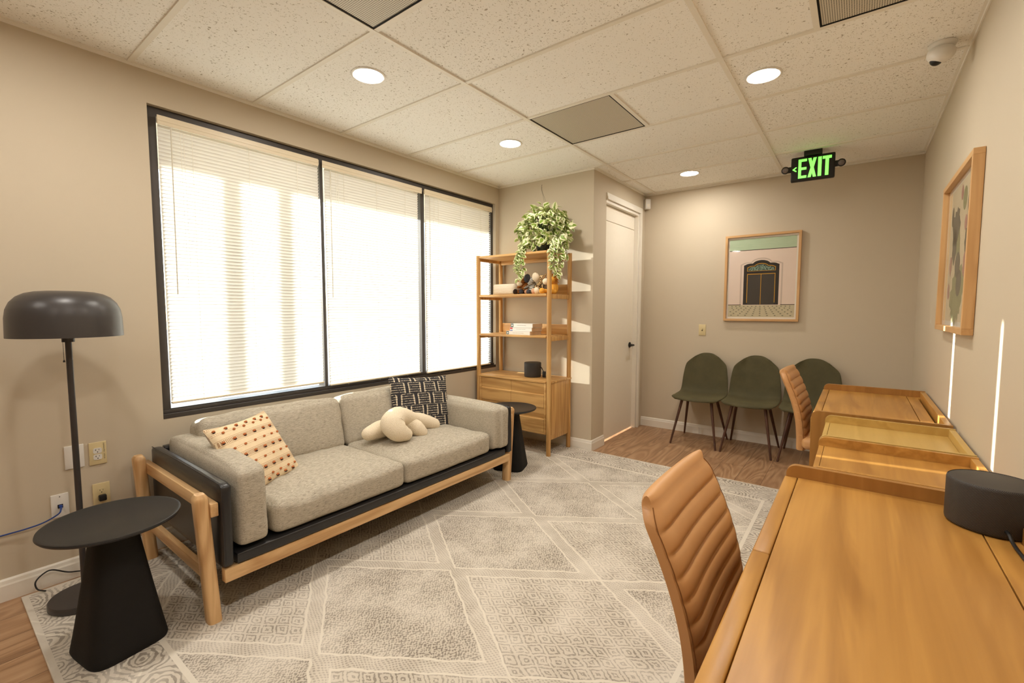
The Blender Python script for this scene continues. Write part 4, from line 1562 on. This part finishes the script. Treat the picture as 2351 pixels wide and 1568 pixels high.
def green_chair(x, y, label):
    t = thing('side_chair', (x, y, 0), label, 'chair', 'olive velvet side chairs along the back wall')
    b = MB()
    n, m_ = 30, 44
    th = .026
    P = [[shell_pt(-1 + 2 * i / (n - 1), j / (m_ - 1)) for j in range(m_)] for i in range(n)]

    def nrm(i, j):
        a = P[min(i + 1, n - 1)][j] - P[max(i - 1, 0)][j]
        c = P[i][min(j + 1, m_ - 1)] - P[i][max(j - 1, 0)]
        v = a.cross(c)
        return v.normalized() if v.length > 0 else Vector((0, 0, 1))
    up_ = [[None] * m_ for _ in range(n)]
    dn_ = [[None] * m_ for _ in range(n)]
    o_ = Vector((x, y, 0))
    for i in range(n):
        for j in range(m_):
            ee = max(abs(-1 + 2 * i / (n - 1)), abs(-1 + 2 * j / (m_ - 1)))
            half = th / 2 * (1 - .55 * max(0, (ee - .82) / .18) ** 2)
            nn = nrm(i, j)
            up_[i][j] = b.bm.verts.new(o_ + P[i][j] + nn * half)
            dn_[i][j] = b.bm.verts.new(o_ + P[i][j] - nn * half)
    for i in range(n - 1):
        for j in range(m_ - 1):
            b.bm.faces.new((up_[i][j], up_[i + 1][j], up_[i + 1][j + 1], up_[i][j + 1]))
            b.bm.faces.new((dn_[i][j], dn_[i][j + 1], dn_[i + 1][j + 1], dn_[i + 1][j]))
    for j in range(m_ - 1):
        b.bm.faces.new((up_[0][j], up_[0][j + 1], dn_[0][j + 1], dn_[0][j]))
        b.bm.faces.new((up_[-1][j], dn_[-1][j], dn_[-1][j + 1], up_[-1][j + 1]))
    for i in range(n - 1):
        b.bm.faces.new((up_[i][0], dn_[i][0], dn_[i + 1][0], up_[i + 1][0]))
        b.bm.faces.new((up_[i][-1], up_[i + 1][-1], dn_[i + 1][-1], dn_[i][-1]))
    o = b.build('seat_shell', M['velvet'], t, 60)
    b = MB()
    e1 = [o_ + P[0][j] for j in range(0, m_)] + [o_ + P[i][m_ - 1] for i in range(1, n - 1)] + [o_ + P[n - 1][j] for j in range(m_ - 1, -1, -1)] + [o_ + P[i][0] for i in range(n - 2, 0, -1)]
    b.tube(e1 + [e1[0]], .0042, 8, False)
    b.build('edge_piping', M['velvet'], t, 80)
    for sx in (-1, 1):
        for (tx, ty, bx_, by_) in ((.135, -.12, .212, -.235), (.135, .08, .215, .245)):
            MB().tube([(x + sx * tx, y + ty, .452), (x + sx * (tx + bx_) / 2, y + (ty + by_) / 2, .226), (x + sx * bx_, y + by_, .0008)], [.0145, .0118, .0088], 16).build('leg', M['walnut'], t, 50)
    return t


for x, lab in ((-1.235, 'olive velvet shell chair nearest the door, under the light switch'), (-.772, 'olive velvet shell chair in the middle of the row'), (-.300, 'olive velvet shell chair half hidden behind the far tan desk chair')):
    green_chair(x, 4.768, lab)

# ------------------------------------------------------------ desks and pedestals along the right wall


def desk(y0, y1, label, slot):
    xf, xr = -.180, XR - .012
    zt = .757
    t = thing('desk', ((xf + xr) / 2, (y0 + y1) / 2, 0), label, 'desk', None)
    lip = .040

    def side(ya, yb):
        poly = [(xf + .004, .0)]
        for k in range(9):
            a = PI - k * PI / 16
            poly.append((xf + .004 + .032 + .032 * math.cos(a), zt + lip - .032 + .032 * math.sin(a)))
        poly += [(xr, zt + lip), (xr, .0)]
        m = Matrix(((1, 0, 0, 0), (0, 0, -1, yb), (0, 1, 0, .001), (0, 0, 0, 1)))
        # local z -> -y
        MB().prism(poly, yb - ya, m).build('side_panel', M['desk_z'], t, 40)
    side(y0, y0 + .022)
    side(y1 - .022, y1)
    a, c = y0 + .0225, y1 - .0225
    MB().box(xf + .040, .278, a, c, zt - .022, zt, .001).build('desk_top', M['desk_y'], t)
    MB().box(.2815, .335 if slot else xr - .026, a, c, zt - .022, zt - .0005, .001).build('cable_flap', M['desk_y'], t)
    if slot:
        MB().box(.3355, xr - .026, a, a + .10, zt - .022, zt - .0005).box(.3355, xr - .026, c - .05, c, zt - .022, zt - .0005).build('flap_end', M['desk_y'], t)
        MB().box(.330, xr - .026, a, c, zt - .10, zt - .09).build('cable_tray', M['dark'], t)
    MB().box(xr - .0255, xr, a, c, zt - .20, zt + lip - .002, .002).build('back_rail', M['desk_y'], t)
    # front strip: two drawer fronts meeting near the middle
    ym = a + (c - a) * .5
    for (p, q_) in ((a, ym - .001), (ym + .001, c)):
        MB().box(xf, xf + .0375, p, q_, zt - .118, zt - .0003, .004, 3).build('drawer_front', M['desk_y'], t, 40)
    MB().box(xf + .040, xr - .03, a, c, zt - .112, zt - .104).build('drawer_bottom', M['desk_y'], t)
    return t


desk(.560, 1.837, 'honey wood desk in the foreground carrying the round black speaker', False)
desk(2.880, 4.010, 'honey wood desk at the far end of the right wall with an empty cable slot', True)


def pedestal(y0, y1, label, pale):
    m_ = M['pale_y'] if pale else M['desk_y']
    xf, xr, zt = -.112, XR - .012, .757
    t = thing('drawer_pedestal', ((xf + xr) / 2, (y0 + y1) / 2, 0), label, 'drawer unit', None)
    for ya, yb in ((y0, y0 + .016), (y1 - .016, y1)):
        poly = [(xf, .0)]
        for k in range(9):
            a = PI - k * PI / 16
            poly.append((xf + .028 + .028 * math.cos(a), zt + .036 - .028 + .028 * math.sin(a)))
        poly += [(xr, zt + .036), (xr, .0)]
        m = Matrix(((1, 0, 0, 0), (0, 0, -1, yb), (0, 1, 0, .001), (0, 0, 0, 1)))
        MB().prism(poly, yb - ya, m).build('side_panel', m_, t, 40)
    a, c = y0 + .0165, y1 - .0165
    MB().box(xf + .022, xr - .023, a, c, zt - .018, zt, .001).build('tray_top', m_, t)
    MB().box(xf + .003, xf + .0205, a, c, zt - .018, zt - .0004, .001).build('front_strip', m_, t)
    MB().box(xr - .0225, xr, a, c, zt - .15, zt + .034, .002).build('back_rail', m_, t)
    for k in range(3):
        z0 = .03 + k * .236
        o = MB().box(xf + .003, xf + .021, a + .002, c - .002, z0, z0 + .230, .002).build('drawer', m_, t)
    return t


pedestal(1.856, 2.332, 'honey wood tray-topped drawer unit just behind the nearest desk', False)
pedestal(2.350, 2.832, 'pale yellow wood tray-topped drawer unit next to the far desk', True)

# speaker on the near desk
speaker(.305, 1.712, .7575, .091, .124, 'black round speaker on the foreground desk at the right edge',
        [(.318, 1.624, .780), (.320, 1.606, .779), (.323, 1.58, .768), (.328, 1.52, .7625), (.336, 1.35, .7622), (.34, 1.05, .7622)])


# ------------------------------------------------------------ tan desk chairs
def mat_tan():
    g = G('tan_leather', 0.42, 0.45)
    n = g.noise(6, 4)
    g.base(g.mix(n, srgb(186, 136, 86), srgb(206, 156, 104)))
    g.bump(g.noise(260, 3), .10, .001)
    return g.m


M['tan'] = mat_tan()
M['seam'] = plain('seam_thread', (132, 86, 46), 0.7, 0.2)


def desk_chair(yc, label, zt=.872, xo=0.0, w=.250, yaw=0.0, th=.026):
    """low armless chair, its back toward -x, facing the wall at +x"""
    t = thing('desk_chair', (-.10 + xo, yc, ZR), label, 'desk chair', 'tan leather channel-back desk chairs')
    t.rotation_euler.z = yaw
    o_ = ORG[t.name]
    zb = .40
    NCH = 10

    def cen(v):
        z = zb + (zt - zb) * v
        x = -.255 - .100 * v - .030 * math.sin(PI * v) * -1 - .02 * v * v
        return x, z
    b = MB()
    n, m_ = 34, NCH * 8 + 1

    def front(u, v):
        x, z = cen(v)
        a = u * 2 - 1
        ch = abs(math.sin(PI * v * NCH)) ** .5
        curl = -.012 * (1 - a * a)
        edge = max(0.0, 1 - abs(a) ** 10)
        ww = w * (1 - .10 * max(0, (v - .9) / .1) ** 2)
        # the seams curve down toward the middle
        return Vector((x + th * (.35 + .65 * edge) + (.009 * ch - .003) * edge + curl, yc + a * ww, z - .004 * (1 - a * a)))

    def back(u, v):
        x, z = cen(v)
        a = u * 2 - 1
        edge = max(0.0, 1 - abs(a) ** 8)
        ww = w * (1 - .10 * max(0, (v - .9) / .1) ** 2)
        return Vector((x - th * (.5 + .5 * edge) - .012 * (1 - a * a), yc + a * ww, z - .004 * (1 - a * a)))
    F_ = b.grid(front, n, m_)
    B_ = b.grid(back, n, m_)
    for i in range(n - 1):
        # rounded top
        tp_ = []
        for q_ in (i, i + 1):
            f_, k_ = F_[q_][-1].co, B_[q_][-1].co
            tp_.append([F_[q_][-1], None, None, None, B_[q_][-1]])
        b.bm.faces.new((F_[i][0], B_[i][0], B_[i + 1][0], F_[i + 1][0]))
    tops = []
    for i in range(n):
        f_, k_ = F_[i][-1].co, B_[i][-1].co
        row = [F_[i][-1]]
        for s_ in range(1, 6):
            a = PI * s_ / 6
            c = (f_ + k_) / 2
            hx = (f_ - k_) / 2
            row.append(b.bm.verts.new(c + hx * math.cos(a) + Vector((0, 0, .026 * math.sin(a)))))
        row.append(B_[i][-1])
        tops.append(row)
    for i in range(n - 1):
        for s_ in range(6):
            b.bm.faces.new((tops[i][s_], tops[i + 1][s_], tops[i + 1][s_ + 1], tops[i][s_ + 1]))
    for i in (0, n - 1):
        for j in range(m_ - 1):
            b.bm.faces.new((F_[i][j], F_[i][j + 1], B_[i][j + 1], B_[i][j]))
        b.bm.faces.new(tops[i])
    b.build('backrest', M['tan'], t, 55)
    for s_ in (0, 1):
        pts = [front(s_ * .985 + .0075, v / 40) + Vector((.002, 0, 0)) for v in range(41)]
        MB().tube(pts, .0012, 6).build('backrest_piping', M['seam'], t, 80)
    # seat
    b = MB()
    b.join(cushion((-.015 + xo * 0, yc, .452), (.235, .232, .038), .03, 18, (.004, .004, .016), wrinkle=.002, seed=yc))
    b.build('seat', M['tan'], t, 60)
    MB().box(-.265, -.215, yc - .05, yc + .05, .385, .42, .006).box(-.26, -.02, yc - .05, yc + .05, .385, .405, .005).build('back_bracket', M['chrome'], t, 40)
    MB().tube([(-.02, yc, .385), (-.02, yc, .10)], [.026, .020], 20).build('gas_post', M['chrome'], t, 40)
    b = MB()
    cs = MB()
    for k in range(5):
        a = 2 * PI * k / 5 + .3
        d = Vector((math.cos(a), math.sin(a), 0))
        e = Vector((-.02, yc, 0)) + d * .255
        MB().tube([Vector((-.02, yc, .105)) + d * .02, Vector((-.02, yc, .095)) + d * .14, Vector((e.x, e.y, .078))], [.020, .016, .012], 12).build('base_arm', M['chrome'], t, 50)
        s_ = Vector((-d.y, d.x, 0))
        c = MB()
        for q_ in (-.011, .011):
            c.lathe([(0, -.007), (.024, -.007), (.025, -.005), (.025, .005), (.024, .007), (0, .007)], Vector((e.x, e.y, ZR + .0252)) + s_ * q_, 20, s_)
        c.tube([(e.x, e.y, .078), (e.x, e.y, ZR + .03)], .006, 8)
        c.build('caster', M['black'], t, 50)
    return t


desk_chair(1.245, 'tan leather channel-back desk chair at the foreground desk')
desk_chair(3.72, 'tan leather channel-back desk chair at the far desk', .905, .055, .205, -.06, .030)

# ------------------------------------------------------------ framed pictures
M['mat_board'] = plain('white_mat_board', (236, 230, 218), 0.8, 0.2, 0, 0.01)
M['pglass'] = thin_glass('picture_glass', (0.98, 0.98, 0.98, 1))


def frame_bars(b, m, w, h, fw, d):
    """rectangular frame in local x,z with depth along local y toward the room (0..-d)"""
    for (x0, x1, z0, z1) in ((-w / 2, w / 2, h / 2 - fw, h / 2), (-w / 2, w / 2, -h / 2, -h / 2 + fw)):
        t_ = MB().box(x0, x1, -d, -.001, z0, z1, .0015)
        t_.bm.transform(m)
        b.append(t_)
    for s_ in (-1, 1):
        x0, x1 = sorted((s_ * w / 2, s_ * (w / 2 - fw)))
        t_ = MB().box(x0, x1, -d, -.001, -h / 2 + fw, h / 2 - fw, .0015)
        t_.bm.transform(m)
        b.append(t_)


def sheet(polys, m, name, mat, parent, dy, th=.0003):
    b = MB()
    for pts in polys:
        mm = m @ Matrix(((1, 0, 0, 0), (0, 0, -1, dy), (0, 1, 0, 0), (0, 0, 0, 1)))
        b.prism(pts, th, mm)
    return b.build(name, mat, parent)


# picture of a doorway on the back wall
w, h = .655, .852
pc = (-.7725, YB, 1.647)
t = thing('framed_picture', pc, 'oak framed photograph of an ornate black door below a green band, on the back wall', 'picture')
m = Matrix.Translation(pc)
bars = []
frame_bars(bars, m, w, h, .022, .036)
for k, q_ in enumerate(bars):
    q_.build('frame_rail', M['frame_oak_x'] if k < 2 else M['frame_oak'], t)
MB().box(pc[0] - w / 2 + .02, pc[0] + w / 2 - .02, YB - .012, YB - .002, pc[2] - h / 2 + .02, pc[2] + h / 2 - .02).build('mat_board', M['mat_board'], t)
R_ = lambda x0, x1, z0, z1: [(x0, z0), (x1, z0), (x1, z1), (x0, z1)]
iw, ih = .290, .385      # half image sizes
g = G('printed_green', 0.7, 0.2)
g.base(g.mix(g.noise(1, 3, g.scaled((12, 12, 160))), srgb(172, 196, 160), srgb(198, 212, 182)))
M['p_green'] = g.m
M['p_wall'] = plain('printed_pink_wall', (234, 214, 198), 0.7, 0.2, 0, 0.02)
M['p_line'] = plain('printed_dark_line', (64, 48, 36), 0.7, 0.2)
M['p_black'] = plain('printed_black_door', (46, 42, 38), 0.6, 0.3, 0, 0.1)
M['p_leaf'] = plain('printed_door_leaf', (66, 60, 54), 0.6, 0.3, 0, 0.08)
M['p_gold'] = plain('printed_gold', (214, 158, 46), 0.6, 0.3, 0, 0.05)
M['p_shade'] = plain('printed_moulding', (206, 186, 170), 0.7, 0.2, 0, 0.02)
g = G('printed_fretwork', 0.7, 0.2)
v = g.vor(120, None, 'DISTANCE_TO_EDGE')
g.base(g.mix(g.step(v, .10, .2), srgb(44, 50, 44), g.mix(g.noise(30, 2), srgb(190, 214, 190), srgb(150, 188, 168))))
M['p_fret'] = g.m
g = G('printed_tiles', 0.7, 0.2)
g.base(g.mix(g.noise(20, 2), srgb(192, 180, 148), srgb(212, 200, 168)))
M['p_tile'] = g.m
sheet([R_(-iw, iw, -ih, ih)], m, 'print_wall', M['p_wall'], t, -.0122)
sheet([R_(-iw, iw, ih - .108, ih)], m, 'print_green_band', M['p_green'], t, -.0127)
sheet([R_(-iw, iw, ih - .114, ih - .108), R_(-iw, -.172, -.268, -.262), R_(.172, iw, -.268, -.262)], m, 'print_lines', M['p_line'], t, -.0128)
sheet([R_(-iw, iw, -ih, -.268)], m, 'print_floor', M['p_tile'], t, -.0127)
spots = []
for j in range(6):
    zz = -.280 - .018 * j
    k_ = 1 + .16 * j
    for i in range(-9, 10):
        xx = i * .036 * k_
        if abs(xx) < iw - .012:
            r1, r2 = .008 * k_ ** .5, .0045
            spots.append([(xx - r1, zz), (xx, zz - r2), (xx + r1, zz), (xx, zz + r2)])
M['p_spot'] = plain('printed_tile_motif', (116, 112, 96), 0.7, 0.2, 0, 0.3)
sheet(spots, m, 'print_tile_motifs', M['p_spot'], t, -.0131)


def door_top(hw, zb, zs_, zc, n=10):
    """three-lobed outline: shoulders, side lobes, centre lobe"""
    pts = [(-hw, zb), (hw, zb), (hw, zs_)]
    for a0, a1, cx_, rx, rz, z0 in ((0, PI, hw * .60, hw * .30, (zc - zs_) * .30, zs_), (0, PI, 0, hw * .52, (zc - zs_), zs_), (0, PI, -hw * .60, hw * .30, (zc - zs_) * .30, zs_)):
        for k in range(n + 1):
            a = a0 + (a1 - a0) * k / n
            pts.append((cx_ + rx * math.cos(a), z0 + rz * math.sin(a)))
    pts.append((-hw, zs_))
    out = []
    best = {}
    # keep the upper envelope only
    xs = sorted({round(p[0], 4) for p in pts[2:]}, reverse=True)
    for x in xs:
        z = zs_
        for cx_, rx, rz in ((hw * .60, hw * .32, (zc - zs_) * .36), (0, hw * .52, (zc - zs_)), (-hw * .60, hw * .32, (zc - zs_) * .36)):
            if abs(x - cx_) < rx:
                z = max(z, zs_ + rz * math.sqrt(1 - ((x - cx_) / rx) ** 2))
        out.append((x, z))
    return [(-hw, zb), (hw, zb)] + out


sheet([door_top(.185, -.262, .135, .195)], m, 'print_moulding', M['p_shade'], t, -.0125)
sheet([door_top(.172, -.262, .128, .182)], m, 'print_reveal', M['p_wall'], t, -.0128)
sheet([door_top(.154, -.264, .125, .172)], m, 'print_door', M['p_black'], t, -.0132)
sheet([R_(-.118, -.003, -.262, .034), R_(.003, .118, -.262, .034)], m, 'print_door_leaves', M['p_leaf'], t, -.0135)
sheet([door_top(.124, .066, .104, .142)], m, 'print_gold_arch', M['p_gold'], t, -.0136)
sheet([door_top(.119, .069, .100, .136)], m, 'print_arch_inside', M['p_black'], t, -.0139)
sheet([door_top(.112, .071, .094, .128)], m, 'print_fretwork', M['p_fret'], t, -.0143)
sheet([R_(-.123, .123, .034, .040), R_(-.123, -.118, -.245, .034), R_(.118, .123, -.245, .034), R_(-.0022, .0022, -.262, .034)], m, 'print_gold_lines', M['p_gold'], t, -.0140)
MB().box(pc[0] - w / 2 + .0225, pc[0] + w / 2 - .0225, YB - .0195, YB - .0175, pc[2] - h / 2 + .0225, pc[2] + h / 2 - .0225).build('picture_glass', M['pglass'], t)

# botanical print on the right wall (local x runs toward -y when seen from the room)
w, h = .825, .765
pc = (XR, 3.068, 1.609)
t = thing('framed_picture', pc, 'oak framed botanical print with dark leaves and blooms, on the right wall', 'picture')
m = Matrix(((0, 1, 0, pc[0]), (-1, 0, 0, pc[1]), (0, 0, 1, pc[2]), (0, 0, 0, 1)))
bars = []
frame_bars(bars, m, w, h, .026, .038)
for k, q_ in enumerate(bars):
    q_.build('frame_rail', M['frame_oak_y'] if k < 2 else M['frame_oak'], t)
MB().box(XR - .012, XR - .002, pc[1] - w / 2 + .02, pc[1] + w / 2 - .02, pc[2] - h / 2 + .02, pc[2] + h / 2 - .02).build('mat_board', M['mat_board'], t)
M['b_bg'] = plain('print_cream', (226, 208, 172), 0.7, 0.2, 0, 0.04)
M['b_dark'] = plain('print_dark_leaf', (92, 88, 78), 0.7, 0.2, 0, 0.15)
M['b_olive'] = plain('print_olive', (146, 146, 104), 0.7, 0.2, 0, 0.15)
M['b_pink'] = plain('print_rose', (186, 132, 120), 0.7, 0.2, 0, 0.15)
sheet([R_(-w / 2 + .05, w / 2 - .05, -h / 2 + .05, h / 2 - .05)], m, 'print_ground', M['b_bg'], t, -.0122)


def blob(cx_, cz_, rx, rz, a=0, n=18, rag=0.0):
    pts = []
    for k in range(n):
        q_ = 2 * PI * k / n
        rr_ = 1 + rag * (rnd.random() - .5)
        x, z = rx * math.cos(q_) * rr_, rz * math.sin(q_) * rr_
        pts.append((cx_ + x * math.cos(a) - z * math.sin(a), cz_ + x * math.sin(a) + z * math.cos(a)))
    return pts


sheet([blob(.02, -.20, .17, .13, .3, 40, .35), blob(.10, .24, .05, .055), blob(-.02, .05, .05, .12, .3, 24, .3)], m, 'print_olive_leaves', M['b_olive'], t, -.0126)
sheet([blob(-.10, .14, .10, .085, .2, 30, .35), blob(-.12, .04, .06, .09, .1, 24, .3), blob(.0, -.06, .07, .062), blob(.06, -.15, .07, .062, .3), blob(.24, .20, .06, .055), blob(-.22, .20, .03, .05), blob(.20, .03, .045, .07, 0, 20, .4)], m, 'print_dark_leaves', M['b_dark'], t, -.0130)
sheet([blob(.20, -.08, .05, .06, 0, 20, .4), blob(-.2, -.05, .03, .05, 0, 16, .4), blob(-.22, -.18, .03, .04, 0, 16, .4), blob(.02, .28, .025, .035), blob(.16, .12, .03, .035)], m, 'print_blooms', M['b_pink'], t, -.0134)
spr = []
for k in range(22):
    a = PI * 1.05 + k * PI * .9 / 22
    c_ = Vector((.0, -.20))
    d = Vector((math.cos(a), math.sin(a)))
    s_ = Vector((-d.y, d.x))
    p0, p1 = c_ + d * .10, c_ + d * rnd.uniform(.15, .19) * (1, .85)[k % 2]
    spr.append([tuple(p0 - s_ * .008), tuple(p1 + s_ * rnd.uniform(-.01, .01)), tuple(p0 + s_ * .008)])
sheet(spr, m, 'print_fronds', M['b_olive'], t, -.0128)
MB().box(XR - .0195, XR - .0175, pc[1] - w / 2 + .0265, pc[1] + w / 2 - .0265, pc[2] - h / 2 + .0265, pc[2] + h / 2 - .0265).build('picture_glass', M['pglass'], t)

# ------------------------------------------------------------ light switch
t = thing('light_switch', (-1.309, YB, 1.120), 'ivory light switch plate on the back wall left of the picture', 'light switch')
MB().box(-1.345, -1.273, YB - .0065, YB - .0005, 1.062, 1.178, .0028, 3).build('switch_plate', M['ivory'], t, 40)
MB().box(-1.314, -1.304, YB - .0075, YB - .0060, 1.108, 1.132).build('toggle_slot', M['dark'], t)
MB().tube([(-1.309, YB - .006, 1.119), (-1.309, YB - .017, 1.130)], [.0045, .0036], 8).build('toggle', M['ivory'], t, 40)

# ------------------------------------------------------------ exit sign
M['sign'] = plain('black_sign_housing', (34, 31, 29), 0.5, 0.35, 0, 0.05)
M['green'] = emitter('green_exit_glow', (0.05, 0.86, 0.02), 1.7)
ec = Vector((-.345, 4.515, 2.487))
ez = math.radians(3)
t = thing('exit_sign', tuple(ec), 'black exit sign with lit green letters and two lamp heads under the ceiling', 'exit sign')
t.rotation_euler.z = ez
w, h = .300, .196
hs = MB().box(ec.x - w / 2, ec.x + w / 2, ec.y - .022, ec.y + .022, ec.z - h / 2, ec.z + h / 2, .010, 3).build('sign_housing', M['sign'], t, 40)
MB().box(ec.x - .062, ec.x + .062, ec.y - .045, ec.y + .045, ec.z + h / 2 - .001, H - .001, .003).build('canopy', M['sign'], t, 40)
m = Matrix.Translation((ec.x, ec.y, ec.z))


def stroke(name, polys):
    return sheet(polys, m, name, M['green'], t, -.0223, .0012)


x0, lh = -.098, .076
stroke('letter', [R_(x0, x0 + .020, -lh, lh), R_(x0 + .020, x0 + .058, lh - .020, lh), R_(x0 + .020, x0 + .056, -.010, .010), R_(x0 + .020, x0 + .058, -lh, -lh + .020)])
x1 = -.032
stroke('letter', [[(x1, -lh), (x1 + .022, -lh), (x1 + .029, -lh * .55), (x1 + .036, -lh), (x1 + .058, -lh), (x1 + .040, 0), (x1 + .058, lh), (x1 + .036, lh), (x1 + .029, lh * .55), (x1 + .022, lh), (x1, lh), (x1 + .018, 0)]])
x2 = .036
stroke('letter', [R_(x2, x2 + .024, -lh, lh)])
x3 = .066
stroke('letter', [R_(x3, x3 + .060, lh - .022, lh), R_(x3 + .019, x3 + .042, -lh, lh - .022)])
stroke('arrow', [[(-.140, 0), (-.118, .018), (-.110, .018), (-.110, .012), (-.126, 0), (-.110, -.012), (-.110, -.018), (-.118, -.018)]])
M['lens'] = plain('lamp_lens', (112, 102, 100), 0.15, 0.6, 0.3, 0.1)
for s_ in (-1, 1):
    cx_ = ec.x + s_ * (w / 2 + .040)
    hd = MB()
    hd.tube([(ec.x + s_ * (w / 2 - .004), ec.y, ec.z + .008), (cx_ - s_ * .012, ec.y, ec.z + .008)], .024, 18)
    hd.lathe([(0, -.026), (.020, -.026), (.028, -.014), (.030, .012), (.028, .024), (.024, .026), (.022, .022), (0, .022)], (cx_, ec.y - .004, ec.z + .008), 30, (0, -1, -.15))
    hd = hd.build('lamp_head', M['sign'], t, 40)
    MB().lathe([(0, .0256), (.006, .027), (.021, .0225), (.0215, .0222), (0, .0222)], (cx_, ec.y - .0045, ec.z + .008), 24, (0, -1, -.15)).build('lamp_lens', M['lens'], hd, 40)

# ------------------------------------------------------------ dome camera, motion sensor, corner plate
cp = Vector((.272, 3.10, H))
t = thing('dome_camera', tuple(cp), 'white dome camera with black lens on the ceiling by the right wall', 'camera')
b = MB()
b.lathe([(0, -.001), (.052, -.001), (.054, -.006), (.050, -.018), (.030, -.026), (0, -.026)], cp, 40)
b.sphere(cp + Vector((-.004, -.01, -.050)), (.054, .060, .042), 32, 20, Matrix.Rotation(.5, 3, 'X'))
b.build('camera_body', M['white'], t, 60)
MB().sphere(cp + Vector((-.020, -.018, -.078)), (.026, .026, .026), 24, 16).build('camera_lens', M['black'], t, 80)
M['led'] = emitter('blue_led', (.25, .3, 1.0), 3.0)
MB().sphere(cp + Vector((.030, -.046, -.046)), .0022, 8, 6).build('status_light', M['led'], t, 80)
sc_ = Vector((XA + .042, YB - .042, 2.505))
t = thing('motion_sensor', tuple(sc_), 'small white motion sensor in the back left corner above the door', 'sensor')
Rz = Matrix.Translation(sc_) @ Matrix.Rotation(math.radians(45), 4, 'Z')
b = MB().box(-.030, .030, -.020, .038, -.055, .055, .008, 3)
b.bm.transform(Rz)
b.build('sensor_body', M['white'], t, 40)
b = MB().box(-.017, .017, -.0225, -.018, -.036, .000, .003)
b.bm.transform(Rz)
b.build('sensor_window', M['mat_board'], t, 40)
